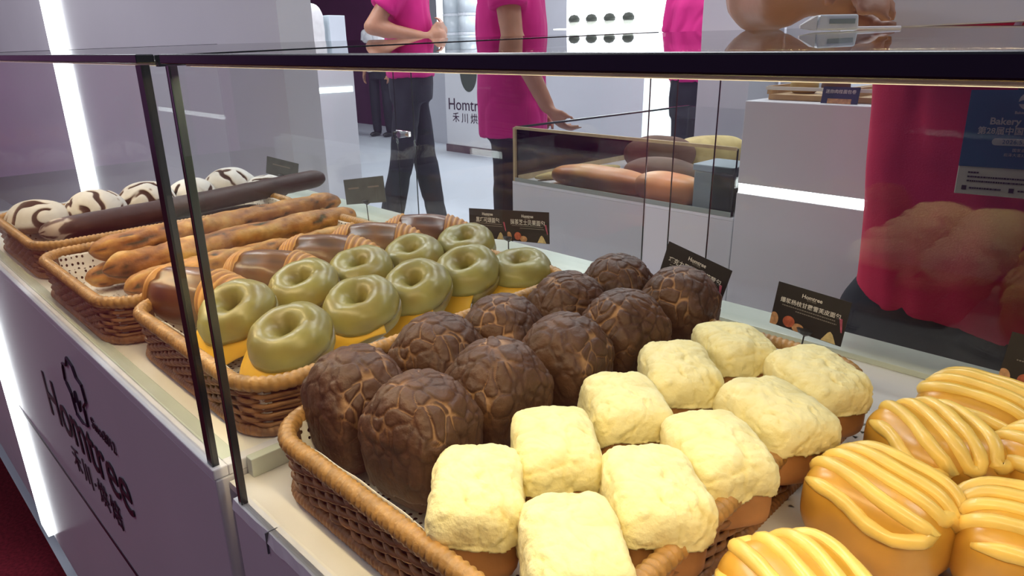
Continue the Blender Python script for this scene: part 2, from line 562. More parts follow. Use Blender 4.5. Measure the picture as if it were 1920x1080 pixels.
def make_basket(hx, hy, h=0.060):
    r = empty('wicker_basket')
    R = 0.045
    per = rrect(hx, hy, R, 0.0042)
    N = len(per) - len(per) % 8
    per = per[:N] if len(per) % 8 else per
    N = len(per)
    mb = MB()
    rows = 9
    for k in range(rows):
        z = 0.008 + (h - 0.014) * k / (rows - 1)
        fl = 0.006 * (z / h)
        pts = []
        for i, (x, y, nx, ny) in enumerate(per):
            d = 0.0030 * math.sin(PI * i / 4 + PI * k) + fl + 0.0006 * noise.noise(Vector((i * 0.3, k * 3.1, 0)))
            zz = z + 0.0009 * math.sin(PI * i / 4 + PI * k + 0.9) + 0.0006 * noise.noise(Vector((i * 0.11, k * 1.7, 4)))
            pts.append((x + nx * d, y + ny * d, zz))
        mb.tube(pts, 0.0026, 6, True)
    for i in range(0, N, 4):
        x, y, nx, ny = per[i]
        mb.tube([(x, y, 0.002), (x + nx * 0.006, y + ny * 0.006, h)], 0.0020, 5)
    mb.build('woven_wall', WICK, r, True)
    def coil(name, m, z, out, rr, pitch, sz=1.0):
        p2 = rrect(hx, hy, R, pitch / 6)
        n2 = len(p2)
        c = MB()
        RG = []
        for i in range(n2 + 1):
            x, y, nx, ny = p2[i % n2]
            ring = []
            for j in range(10):
                a = 2 * PI * j / 10
                ph = 2 * PI * (i / 6.0) + a
                q = rr * (0.78 + 0.24 * abs(math.cos(ph / 2)) ** 0.6)
                ring.append((x + nx * (out + q * math.cos(a)), y + ny * (out + q * math.cos(a)), z + sz * q * math.sin(a)))
            RG.append(ring)
        c.rings(RG, True, False).build(name, m, r, True)
    coil('braided_rim', WICKR, h + 0.003, 0.006, 0.0088, 0.0072)
    coil('base_coil', WICK, 0.0062, 0.003, 0.0060, 0.0056)
    li = MB()
    ring = lambda z, d: [(x + nx * d, y + ny * d, z) for x, y, nx, ny in rrect(hx, hy, R, 0.02)]
    li.rings([ring(0.001, -0.004), ring(0.004, -0.004)]).build('woven_base', WICKD, r)
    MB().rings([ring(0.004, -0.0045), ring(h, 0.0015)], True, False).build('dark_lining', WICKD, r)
    return r
def place_basket(src, x, y, z, label, first=False, rz=0.0):
    if first:
        src.location = (x, y, z)
        src.rotation_euler = (0, 0, rz)
        return tag(src, label, 'basket', 'wicker baskets in the glass cases')
    return dup(src, (x, y, z), (0, 0, rz), label, 'wicker baskets in the glass cases')
ZA, ZB = 0.8546, 0.8416
bsk = make_basket(0.172, 0.245)
place_basket(bsk, -0.797, 0.503, ZA, 'brown wicker basket holding the matcha bagels and croissants', True)
for b in list(bsk.children): tag(b, None)
place_basket(bsk, -1.173, 0.480, ZA, 'brown wicker basket holding the golden baguettes')
place_basket(bsk, -1.585, 0.490, ZA, 'brown wicker basket under the dark floured loaves, leftmost in the case')
bskw = make_basket(0.178, 0.250)
place_basket(bskw, -0.385, 0.498, ZB, 'wide wicker basket shared by the chocolate and cream loaves', True)

# ------------------------------------------------------------------ paper doilies
def doily_mat(name, mode):
    m = bpy.data.materials.new(name)
    m.use_nodes = True
    nt = m.node_tree
    b = nt.nodes['Principled BSDF']
    b.inputs['Base Color'].default_value = (0.83, 0.80, 0.74, 1)
    b.inputs['Roughness'].default_value = 0.8
    out = nt.nodes['Material Output']
    tc = nt.nodes.new('ShaderNodeTexCoord')
    L = nt.links
    def math_(op, a, bb=None):
        n = nt.nodes.new('ShaderNodeMath'); n.operation = op
        for i, v in enumerate((a, bb)):
            if v is None: continue
            if isinstance(v, (int, float)): n.inputs[i].default_value = v
            else: L.new(v, n.inputs[i])
        return n.outputs[0]
    sx = nt.nodes.new('ShaderNodeSeparateXYZ')
    L.new(tc.outputs['UV'], sx.inputs[0])
    u, v = sx.outputs[0], sx.outputs[1]
    if mode == 'dots':
        vo = nt.nodes.new('ShaderNodeTexVoronoi')
        vo.inputs['Scale'].default_value = 125
        vo.inputs['Randomness'].default_value = 0.35
        L.new(tc.outputs['UV'], vo.inputs['Vector'])
        hole = math_('LESS_THAN', vo.outputs['Distance'], 0.25)
    else:
        rr = math_('SQRT', math_('ADD', math_('MULTIPLY', u, u), math_('MULTIPLY', v, v)))
        an = math_('ARCTAN2', v, u)
        w = math_('ABSOLUTE', math_('SUBTRACT', math_('FRACT', math_('MULTIPLY', an, 44 / (2 * PI))), 0.5))
        # little triangles: wide at the inner radius, pointed outside
        def band(r0, r1, wid):
            t = math_('DIVIDE', math_('SUBTRACT', r1, rr), r1 - r0)
            ins = math_('MULTIPLY', math_('GREATER_THAN', rr, r0), math_('LESS_THAN', rr, r1))
            return math_('MULTIPLY', ins, math_('LESS_THAN', w, math_('MULTIPLY', t, wid)))
        hole = math_('MAXIMUM', band(0.158, 0.166, 0.30), band(0.145, 0.152, 0.22))
    tr = nt.nodes.new('ShaderNodeBsdfTransparent')
    mx = nt.nodes.new('ShaderNodeMixShader')
    L.new(hole, mx.inputs[0])
    L.new(b.outputs[0], mx.inputs[1])
    L.new(tr.outputs[0], mx.inputs[2])
    L.new(mx.outputs[0], out.inputs[0])
    return m
DOTS, TRIS = doily_mat('perforated_paper', 'dots'), doily_mat('cut_paper_lace', 'tri')
def sheet(name, fn, n, hx, hy, m, label):
    V, F, UV = [], [], []
    for j in range(n + 1):
        for i in range(n + 1):
            a, b = (i / n * 2 - 1) * hx, (j / n * 2 - 1) * hy
            V.append(fn(a, b)); UV.append((a, b))
    for j in range(n):
        for i in range(n):
            q = j * n + j + i
            F.append((q, q + 1, q + n + 2, q + n + 1))
    me = bpy.data.meshes.new(name)
    me.from_pydata(V, [], F)
    uv = me.uv_layers.new(name='UVMap')
    for lp in me.loops:
        uv.data[lp.index].uv = UV[lp.vertex_index]
    me.polygons.foreach_set('use_smooth', [True] * len(F))
    o = link(name, me, m)
    so = o.modifiers.new('thickness', 'SOLIDIFY')
    so.thickness = 0.0004
    return tag(o, label, 'paper doily')
def basket_paper(cx, cy, z, hx, hy, seed, label, riser=False):
    ix, iy = hx - 0.014, hy - 0.014
    def fn(a, b):
        ex, ey = max(0, abs(a) - ix), max(0, abs(b) - iy)
        up = min(0.056, math.hypot(ex, ey) * 1.25)
        x = math.copysign(min(abs(a), ix + ex * 0.16), a)
        y = math.copysign(min(abs(b), iy + ey * 0.16), b)
        w = noise.noise(Vector((a * 22, b * 22, seed)))
        return (x, y, 0.006 + max(up, 0.0165 * sst(-0.01, 0.02, x) if riser else 0) + 0.004 * w * (1 if up > 0.002 else 0.2) + (0.010 * noise.noise(Vector((a * 9, b * 9, seed + 3))) if up > 0.03 else 0))
    o = sheet('paper_doily', fn, 72, hx + 0.034, hy + 0.034, DOTS, label)
    o.location = (cx, cy, z)
basket_paper(-0.385, 0.498, ZB, 0.178, 0.250, 1.0, 'white dotted paper lining under the chocolate and cream loaves', True)
basket_paper(-0.797, 0.503, ZA, 0.172, 0.245, 5.0, 'white dotted paper lining under the bagels')
basket_paper(-1.173, 0.480, ZA, 0.172, 0.245, 9.0, 'white dotted paper lining under the golden baguettes')
basket_paper(-1.585, 0.490, ZA, 0.172, 0.245, 12.0, 'dotted paper lining under the dark floured loaves')

# ------------------------------------------------------------------ cream loaves
CRUST = attr_mat('cream_cookie_crust', 'mark', [(0.0, (0.64, 0.48, 0.14)), (0.45, (0.84, 0.73, 0.35)), (1.0, (0.90, 0.82, 0.47))], 0.75, 0.55, 190, 0.10, 30, 0.25)
TANB = mat('tan_bread_side', (0.50, 0.235, 0.085), 0.6, var=0.18, vscale=30, bump=0.15, bscale=120, spec=0.3)
def turb(p, o=3):
    s, a = 0.0, 1.0
    for k in range(o):
        s += a * abs(noise.noise(p)); p = p * 2.1; a *= 0.5
    return s
def make_cream(seed):
    r = empty('cream_loaf')
    off = Vector((seed * 7.3, seed * 3.1, seed))
    hx, hy, hz = 0.0485, 0.0355, 0.034
    def body(d):
        p = sup(d, hx - 0.0035, hy - 0.0035, hz - 0.002, 6)
        p.z += hz
        k = 1 + 0.03 * noise.noise(p * 40 + off)
        return Vector((p.x * k, p.y * k, max(0, p.z))), 0.5
    blob_obj('loaf', TANB, r, 14, body)
    def cap(d):
        p = sup(d, hx - 0.0005, hy - 0.0005, hz + 0.001, 5.5)
        q = p * 46 + off
        w1 = turb(q, 4)
        fold = noise.noise(Vector((p.x * 38, p.y * 26, p.z * 30)) + off)
        crease = sst(0.10, 0.0, abs(noise.noise(p * 62 + off * 2))) * 0.6 + sst(0.07, 0.0, abs(noise.noise(p * 28 - off))) * 0.6
        fine = noise.noise(p * 150 + off)
        h = 0.0030 * w1 + 0.0022 * fold - 0.0016 * crease + 0.0006 * fine
        p = p + d * h
        if p.z > 0: p.z += 0.004 * (1 - (p.x / hx) ** 2) * (1 - (p.y / hy) ** 2)
        p.z += hz
        return p, max(0, min(1, 0.75 + 0.35 * (w1 - 0.5) - 0.40 * crease))
    def keep(c):
        e = abs(c.x) / hx
        return c.z > 0.027 + 0.006 * noise.noise(Vector((c.x * 45, c.y * 45, seed))) + 0.011 * sst(0.6, 1.0, e)
    blob_obj('cookie_crust', CRUST, r, 44, cap, keep)
    return r
creams = [make_cream(k) for k in (1, 2, 3)]
CW = [  # x, y, heading, tilt, label
    (-0.338, 0.299, -46, 0, 'cream loaf at the front left of the cream loaves, beside the rim of the basket'),
    (-0.333, 0.387, -40, 2, 'cream loaf second from the front in the row touching the chocolate loaves'),
    (-0.334, 0.481, -38, -3, 'cream loaf third from the front in the row touching the chocolate loaves'),
    (-0.334, 0.583, -44, 3, 'cream loaf fourth from the front, beside the tallest chocolate loaf'),
    (-0.323, 0.674, -36, -2, 'cream loaf farthest back in the row touching the chocolate loaves'),
    (-0.244, 0.301, -40, 0, 'cream loaf nearest the viewer, cut off by the bottom of the photo'),
    (-0.238, 0.387, -40, -2, 'cream loaf second from the front in the right row, brown end above the bottom edge'),
    (-0.231, 0.474, -34, 2, 'cream loaf in the middle of the right row with drooping front crust'),
    (-0.225, 0.564, -30, -3, 'long cream loaf fourth from the front in the right row'),
    (-0.226, 0.666, -32, 4, 'cream loaf at the back right corner of the wide basket'),
]
for i, (x, y, hd, tl, lb) in enumerate(CW):
    s = creams[i % 3]
    rot = (math.radians(tl), math.radians(tl * 0.6), math.radians(hd))
    loc = (x, y, ZB + 0.0240 + (0.003 if tl else 0))
    g = 'cream loaves in the wide basket'
    if i < 3:
        s.location, s.rotation_euler = loc, rot
        tag(s, lb, 'bread loaf', g)
    else:
        dup(s, loc, rot, lb, g, scale=(1.10, 1.02, 1.0) if i == 8 else None)

# ------------------------------------------------------------------ chocolate loaves with a cracked crust
CHOC = mat('dark_cocoa_bread', (0.066, 0.028, 0.018), 0.55, var=0.3, vscale=45, bump=0.35, bscale=160, spec=0.3)
CRACK = attr_mat('cracked_cocoa_crust', 'mark', [(0.0, (0.34, 0.19, 0.09)), (0.30, (0.15, 0.072, 0.034)), (0.62, (0.072, 0.032, 0.018)), (1.0, (0.098, 0.047, 0.026))], 0.5, 0.5, 170, 0.35, 40, 0.35)
def make_choc(seed):
    r = empty('chocolate_loaf')
    off = Vector((seed * 5.7, seed * 2.3, seed * 1.1))
    H = 0.117
    def outline(d):
        p = sup(d, 1, 1, 1, 4.4)
        t = (p.z + 1) / 2                      # 0 bottom .. 1 top
        w = 0.0410 + 0.0035 * sst(0, 0.5, t)
        dome = sst(0.62, 1.0, t)
        w *= 1 - 0.06 * dome
        e = 1 - 0.16 * dome * (abs(p.x * p.y))
        return Vector((p.x * w * e, p.y * w * e, H * (t - 0.10 * dome * (p.x ** 2 + p.y ** 2) * 0.9)))
    def body(d):
        p = outline(d)
        k = 0.955 + 0.025 * noise.noise(p * 50 + off)
        return Vector((p.x * k, p.y * k, p.z)), 0
    blob_obj('loaf', CHOC, r, 20, body)
    def cap(d):
        p = outline(d)
        q = Vector((p.x * 62, p.y * 62, p.z * 42)) + off + Vector((noise.noise(p * 40 + off), noise.noise(p * 40 - off), noise.noise(p * 40 + off * 3))) * 0.55
        ds, pts = noise.voronoi(q)
        c = ds[1] - ds[0]
        hgt = sst(0.02, 0.18, c)
        wide = 0.5 + 0.5 * noise.noise(p * 24 + off)            # some cracks gape, others stay shut
        mk = max(hgt, sst(0.66, 0.42, wide) * 0.62)
        low = sst(0.36 * H, 0.72 * H, p.z + 0.02 * noise.noise(p * 30 + off))
        p = p + d * (0.0004 + (0.0026 * hgt * (0.35 + 0.65 * wide) + 0.0013 * noise.noise(p * 120 + off)) * (0.25 + 0.75 * low))
        return p, max(mk, 0.72 * (1 - low))
    blob_obj('cracked_crust', CRACK, r, 56, cap, lambda c: c.z > 0.022 + 0.008 * noise.noise(Vector((c.x * 40, c.y * 40, seed))))
    return r
chocs = [make_choc(k) for k in (1, 2, 3)]
CC = [
    (-0.440, 0.326, 0.0105, 8, 0, 'chocolate loaf at the front of the basket beside the front cream loaf'),
    (-0.444, 0.425, 0.0105, -5, 0, 'chocolate loaf second from the front in the row beside the cream loaves'),
    (-0.440, 0.522, 0.0105, 12, 0, 'chocolate loaf in the middle of the row beside the cream loaves'),
    (-0.440, 0.630, 0.0105, -8, 0, 'tall chocolate loaf fourth from the front, beside the cream loaves'),
    (-0.440, 0.752, 0.0105, 5, 0, 'chocolate loaf farthest right at the back, in front of a black card'),
    (-0.531, 0.318, 0.0105, -6, 0, 'chocolate loaf at the front left corner of the basket, below the front bagel'),
    (-0.537, 0.430, 0.0105, 10, -3, 'chocolate loaf second from the front in the row beside the bagels'),
    (-0.534, 0.523, 0.0105, 22, -3, 'chocolate loaf in the middle of the row beside the bagels, half hidden'),
    (-0.536, 0.640, 0.0105, -14, -3, 'chocolate loaf with a wide tan crack, fourth in the row beside the bagels'),
    (-0.530, 0.744, 0.0105, 3, -3, 'chocolate loaf at the very back left of the basket with a pale split on top'),
]
for i, (x, y, dz, hd, tl, lb) in enumerate(CC):
    s = chocs[i % 3]
    rot = (0, math.radians(tl), math.radians(hd + (90 if i in (4, 7) else 180 if i in (3, 8) else 0)))
    loc = (x, y, ZB + dz)
    g = 'chocolate loaves in the wide basket'
    if i < 3:
        s.location, s.rotation_euler = loc, rot
        tag(s, lb, 'bread loaf', g)
    else:
        dup(s, loc, rot, lb, g)

# ------------------------------------------------------------------ yellow loaves with piped stripes
YEL = attr_mat('glossy_golden_bread', 'mark', [(0.0, (0.50, 0.235, 0.065)), (0.45, (0.60, 0.30, 0.050)), (1.0, (0.66, 0.34, 0.030))], 0.30, 0.10, 60, 0.22, 26, 0.5, coat=0.25)
PIPE = mat('piped_yellow_cream', (0.84, 0.57, 0.13), 0.34, var=0.12, vscale=40, bump=0.1, bscale=90, coat=0.15)
def make_stripe(seed):
    r = empty('striped_loaf')
    off = Vector((seed * 4.4, seed, seed * 2.2))
    hx, hy, H = 0.053, 0.046, 0.081
    def surf(d):
        p = sup(d, 1, 1, 1, 3.6)
        t = (p.z + 1) / 2
        w = 0.92 + 0.08 * sst(0, 0.45, t) - 0.05 * sst(0.65, 1.0, t)
        q = Vector((p.x * hx * w, p.y * hy * w, H * t))
        n_ = noise.noise(q * 22 + off)
        side = 1 - sst(0.25, 0.6, t)
        q.x *= 1 + 0.04 * n_ - 0.02 * side * abs(noise.noise(q * 60 + off))
        q.y *= 1 + 0.04 * n_ - 0.02 * side * abs(noise.noise(q * 60 - off))
        return q, t
    blob_obj('loaf', YEL, r, 26, surf)
    # one piped line zigzagging along the loaf over the dome
    def on(u, v):        # u along x, v across, both angles from the zenith
        d = Vector((math.tan(u), math.tan(v), 1.0)).normalized()
        return surf(d)[0] - d * 0.0012
    n = 6
    rr = random.Random(seed)
    pts = []
    for k in range(n):
        v0 = -1.08 + 2.16 * k / (n - 1)
        a, b = (-1.02 + rr.uniform(-0.1, 0.12), 1.02 + rr.uniform(-0.15, 0.1))
        seq = [a + (b - a) * t / 22 for t in range(23)]
        if k % 2: seq.reverse()
        for u in seq:
            pts.append(on(u, v0 + 0.10 * math.sin(u * 2.0 + seed + k * 0.3)))
        if k < n - 1:
            v1 = -1.08 + 2.16 * (k + 1) / (n - 1)
            for t in (0.25, 0.5, 0.75):
                pts.append(on(seq[-1] + math.copysign(0.05, seq[-1]) * math.sin(t * PI), v0 + (v1 - v0) * t + 0.1 * math.sin(seq[-1] * 2 + seed)))
    MB().tube(pts, 0.0062, 10, False, lambda i, N: 0.0062 * (1 + 0.18 * noise.noise(Vector((i * 0.25, seed, 0)))) * min(1, 0.4 + i / 6, 0.4 + (N - 1 - i) / 6)).build('piped_stripes', PIPE, r, True)
    return r
strs = [make_stripe(k) for k in (1, 2, 3)]
SY = [
    (-0.096, 0.742, -8, 'striped yellow loaf at the back of the row beside the wide basket'),
    (-0.110, 0.643, -40, 'striped yellow loaf third from the front with a hairpin stripe on top'),
    (-0.116, 0.528, -14, 'striped yellow loaf second from the front, beside the corner of the wide basket'),
    (-0.116, 0.378, -34, 'striped yellow loaf nearest the viewer, cut off by the bottom edge'),
    (-0.020, 0.672, -20, 'striped yellow loaf cut off at the right edge, behind another one'),
    (-0.020, 0.553, 18, 'striped yellow loaf in the bottom right corner of the photo'),
]
ZD = ZB + 0.0056
for i, (x, y, hd, lb) in enumerate(SY):
    s = strs[i % 3]
    rot, loc = (0, 0, math.radians(hd)), (x, y, ZD + 0.0008)
    g = 'striped yellow loaves on paper lace'
    if i < 3:
        s.location, s.rotation_euler = loc, rot
        tag(s, lb, 'bread loaf', g)
    else:
        dup(s, loc, rot, lb, g)
tag(MB().rings([[(x, y, z) for x, y, _, _ in rrect(0.150, 0.235, 0.03, 0.02)] for z in (0, 0.0042)]).build('serving_board', mat('dark_tray_wood', (0.13, 0.065, 0.035), 0.5, var=0.3, vscale=30), loc=(-0.018, 0.575, ZB)),
    'thin dark board under the paper lace of the striped loaves', 'board')
def flat_lace(x, y, R, z, label):
    V, F, UV = [(0, 0, 0)], [], [(0, 0)]
    NA, NR = 96, 14
    for k in range(1, NR + 1):
        for a in range(NA):
            t = 2 * PI * a / NA
            r = R * k / NR
            if k == NR: r += 0.006 * abs(math.sin(t * 11))
            V.append((r * math.cos(t), r * math.sin(t), 0.0006 * noise.noise(Vector((math.cos(t) * 3, math.sin(t) * 3, k * 0.4)))))
            UV.append((r * math.cos(t) * 0.17 / R, r * math.sin(t) * 0.17 / R))
    for a in range(NA):
        b = (a + 1) % NA
        F.append((0, 1 + a, 1 + b))
        for k in range(NR - 1):
            F.append((1 + k * NA + a, 1 + (k + 1) * NA + a, 1 + (k + 1) * NA + b, 1 + k * NA + b))
    me = bpy.data.meshes.new('paper_doily')
    me.from_pydata(V, [], F)
    uv = me.uv_layers.new(name='UVMap')
    for lp in me.loops:
        uv.data[lp.index].uv = UV[lp.vertex_index]
    o = link('paper_doily', me, TRIS, loc=(x, y, z))
    so = o.modifiers.new('thickness', 'SOLIDIFY'); so.thickness = 0.0003
    tag(o, label, 'paper doily')
flat_lace(-0.115, 0.47, 0.125, ZB + 0.0052, 'white paper lace with cut triangles under the front striped loaves')
flat_lace(-0.085, 0.70, 0.125, ZB + 0.0047, 'white paper lace with cut triangles under the back striped loaves')

# ------------------------------------------------------------------ matcha bagels with a slice of cheese
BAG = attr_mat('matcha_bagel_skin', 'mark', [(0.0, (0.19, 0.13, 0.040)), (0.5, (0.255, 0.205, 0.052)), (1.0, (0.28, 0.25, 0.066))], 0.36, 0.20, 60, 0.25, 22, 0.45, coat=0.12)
CHEESE = mat('yellow_cheese', (0.74, 0.42, 0.035), 0.4, var=0.08, vscale=18, spec=0.4, sss=0.1)
def make_bagel(seed):
    r = empty('bagel_sandwich')
    Rr, rr, hz = 0.0285, 0.0230, 0.0300
    off = Vector((seed * 3.3, seed * 1.9, seed))
    def half(name, sgn):
        NA, NB = 56, 14
        V, A, F = [], [], []
        for a in range(NA):
            t = 2 * PI * a / NA
            big = 1 + 0.10 * noise.noise(Vector((math.cos(t), math.sin(t), seed)))
            for b in range(NB + 1):
                ph = PI * b / NB
                q = Vector((math.cos(t) * (Rr + rr * big * math.cos(ph)), math.sin(t) * (Rr + rr * big * math.cos(ph)), sgn * (0.0015 + hz * big * math.sin(ph) * (0.95 if sgn > 0 else 0.88))))
                n_ = noise.noise(q * 45 + off)
                wr = sst(0.12, 0.0, abs(noise.noise(q * 90 + off)))
                q *= 1 + 0.035 * n_ - 0.014 * wr + 0.012 * noise.noise(q * 110 - off)
                V.append(q)
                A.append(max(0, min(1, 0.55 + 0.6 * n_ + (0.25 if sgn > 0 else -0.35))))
        W = NB + 1
        for a in range(NA):
            c = (a + 1) % NA
            for b in range(NB):
                f = (a * W + b, c * W + b, c * W + b + 1, a * W + b + 1)
                F.append(f if sgn > 0 else f[::-1])
            f = (a * W, a * W + NB, c * W + NB, c * W)
            F.append(f if sgn > 0 else f[::-1])
        me = bpy.data.meshes.new(name)
        me.from_pydata([tuple(p) for p in V], [], F)
        me.polygons.foreach_set('use_smooth', [True] * len(F))
        at = me.attributes.new('mark', 'FLOAT', 'POINT')
        at.data.foreach_set('value', A)
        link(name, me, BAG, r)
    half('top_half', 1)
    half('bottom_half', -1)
    n = 16
    h = 0.0540
    V, F = [], []
    rot = Matrix.Rotation(0.5 + seed * 0.35, 3, 'Z')
    for z in (-0.0012, 0.0012):
        for j in range(n + 1):
            for i in range(n + 1):
                p = rot @ Vector(((i / n * 2 - 1) * h, (j / n * 2 - 1) * h, 0)) + Vector((0.034, 0, 0))
                d = max(0, p.length - 0.049)
                V.append((p.x * (1 - d * 3.2), p.y * (1 - d * 3.2), z - 9 * d * d - 0.55 * d))
    m_ = (n + 1) ** 2
    for j in range(n):
        for i in range(n):
            q = j * (n + 1) + i
            F.append((q + m_, q + 1 + m_, q + n + 2 + m_, q + n + 1 + m_))
            F.append((q + n + 1, q + n + 2, q + 1, q))
    for i in range(n):
        for a, b in ((i, i + 1), (n * (n + 1) + i + 1, n * (n + 1) + i), ((i + 1) * (n + 1), i * (n + 1)), (i * (n + 1) + n, (i + 1) * (n + 1) + n)):
            F.append((a, b, b + m_, a + m_))
    # open the hole of the bagel through the slice
    F = [f for f in F if math.hypot(sum(V[k][0] for k in f) / len(f), sum(V[k][1] for k in f) / len(f)) > 0.010]
    me = bpy.data.meshes.new('cheese_slice')
    me.from_pydata(V, [], F)
    me.polygons.foreach_set('use_smooth', [True] * len(F))
    link('cheese_slice', me, CHEESE, r)
    return r
bags = [make_bagel(k) for k in (1, 2, 3)]
BG = [  # x, y, z of the centre, lean towards the viewer, spin
    (-0.708, 0.345, 0.918, 22, 232, 'matcha bagel at the front right of the basket with a broad cheese flap'),
    (-0.838, 0.340, 0.918, 28, 240, 'matcha bagel at the front left, cheese hanging over the basket rim'),
    (-0.737, 0.462, 0.918, 24, 222, 'matcha bagel second from the front in the row beside the chocolate loaves'),
    (-0.862, 0.449, 0.918, 22, 235, 'matcha bagel second from the front in the row beside the croissants'),
    (-0.748, 0.560, 0.916, 26, 228, 'matcha bagel in the middle of the row beside the chocolate loaves'),
    (-0.872, 0.550, 0.916, 20, 238, 'matcha bagel in the middle of the row beside the croissants'),
    (-0.746, 0.655, 0.918, 24, 220, 'large matcha bagel fourth from the front with cheese inside, before the double card'),
    (-0.873, 0.650, 0.916, 18, 236, 'matcha bagel fourth from the front in the row beside the croissants'),
    (-0.850, 0.745, 0.920, 18, 230, 'matcha bagel at the back left, below the double card'),
    (-0.706, 0.728, 0.910, 8, 226, 'matcha bagel lying flat at the back right, left of the chocolate loaves'),
]
for i, (x, y, z, ln, sp, lb) in enumerate(BG):
    s = bags[i % 3]
    M = Matrix.Rotation(math.radians(22), 3, 'Z') @ Matrix.Rotation(math.radians(ln), 3, 'X') @ Matrix.Rotation(math.radians(sp), 3, 'Z')
    rot = M.to_euler()
    g = 'matcha bagels with cheese'
    if i < 3:
        s.location, s.rotation_euler = (x, y, z), rot
        tag(s, lb, 'bagel', g)
    else:
        dup(s, (x, y, z), rot, lb, g)

# ------------------------------------------------------------------ chocolate croissant rolls
CROI = attr_mat('glazed_brown_pastry', 'mark', [(0.0, (0.06, 0.020, 0.009)), (0.5, (0.135, 0.048, 0.017)), (1.0, (0.20, 0.078, 0.025))], 0.35, 0.2, 70, 0.25, 30, 0.5, coat=0.2)
LAMI = attr_mat('laminated_orange_pastry', 'mark', [(0.0, (0.33, 0.12, 0.03)), (1.0, (0.66, 0.33, 0.085))], 0.45, 0.2, 90, 0.2, 40, 0.4)
def make_croissant(seed):
    r = empty('chocolate_croissant')
    off = Vector((seed * 6.1, seed, 0))
    L, N, K = 0.056, 36, 30
    def ringset(u0, u1, n, f):
        V, A, F = [], [], []
        for i in range(n + 1):
            u = u0 + (u1 - u0) * i / n
            for k in range(K):
                p, a = f(u, 2 * PI * k / K)
                V.append(p); A.append(a)
        for i in range(n):
            for k in range(K):
                c = (k + 1) % K
                F.append((i * K + k, (i + 1) * K + k, (i + 1) * K + c, i * K + c))
        F.append(tuple(range(K)))
        F.append(tuple(n * K + k for k in range(K - 1, -1, -1)))
        return V, A, F
    def put(nm, m, V, A, F):
        me = bpy.data.meshes.new(nm)
        me.from_pydata([tuple(p) for p in V], [], F)
        me.polygons.foreach_set('use_smooth', [True] * len(F))
        at = me.attributes.new('mark', 'FLOAT', 'POINT')
        at.data.foreach_set('value', A)
        link(nm, me, m, r)
    def prof(u):
        return (1 - 0.55 * abs(u) ** 2.6)
    def mid(u, a):
        w = prof(u)
        groove = sum(sst(0.22, 0.0, abs(a - g)) for g in (0.75, 1.45, 2.25))
        rad = 1 - 0.13 * groove
        x = u * L
        y, z = math.cos(a) * 0.033 * w * rad, math.sin(a) * 0.029 * w * rad
        p = Vector((x, y + 0.016 * u * u, z))
        n_ = noise.noise(p * 55 + off)
        return p * (1 + 0.03 * n_), max(0, min(1, 0.5 + 0.7 * n_ - 0.5 * groove))
    put('rolled_body', CROI, *ringset(-0.72, 0.72, N, mid))
    for sg in (-1, 1):
        def end(u, a):
            w = prof(u) * (1.06 + 0.05 * math.sin(abs(u) * 62 + a * 0.8))
            p = Vector((u * L * 1.02, math.cos(a) * 0.033 * w + 0.016 * u * u, math.sin(a) * 0.029 * w))
            return p * (1 + 0.02 * noise.noise(p * 50 + off)), 0.5 + 0.5 * math.sin(abs(u) * 62 + a * 0.8)
        V, A, F = ringset(0.52 * sg, 1.02 * sg, 24, end)
        if sg < 0:
            F = [f[::-1] for f in F]
        put('layered_end', LAMI, V, A, F)
    return r
cros = [make_croissant(k) for k in (1, 2)]
CX = [
    (-0.952, 0.325, 0.920, 25, 1.42, 'large chocolate croissant at the front left corner of the basket, behind the black post'),
    (-0.960, 0.445, 0.920, 35, 1.34, 'dark chocolate croissant second from the front, behind the front left bagel'),
    (-0.965, 0.545, 0.922, 40, 1.40, 'chocolate croissant with an orange layered end, in the middle of its row'),
    (-0.972, 0.645, 0.922, 42, 1.40, 'chocolate croissant second from the back, left of the far bagels'),
    (-0.958, 0.742, 0.922, 40, 1.40, 'chocolate croissant farthest back, near the double black card'),
]
for i, (x, y, z, hd, scl, lb) in enumerate(CX):
    s = cros[i % 2]
    g = 'chocolate croissants in a row'
    rot = (math.radians(-8), 0, math.radians(hd))
    if i < 2:
        s.location, s.rotation_euler, s.scale = (x, y, z), rot, (scl,) * 3
        tag(s, lb, 'croissant', g)
    else:
        dup(s, (x, y, z), rot, lb, g, (scl,) * 3)

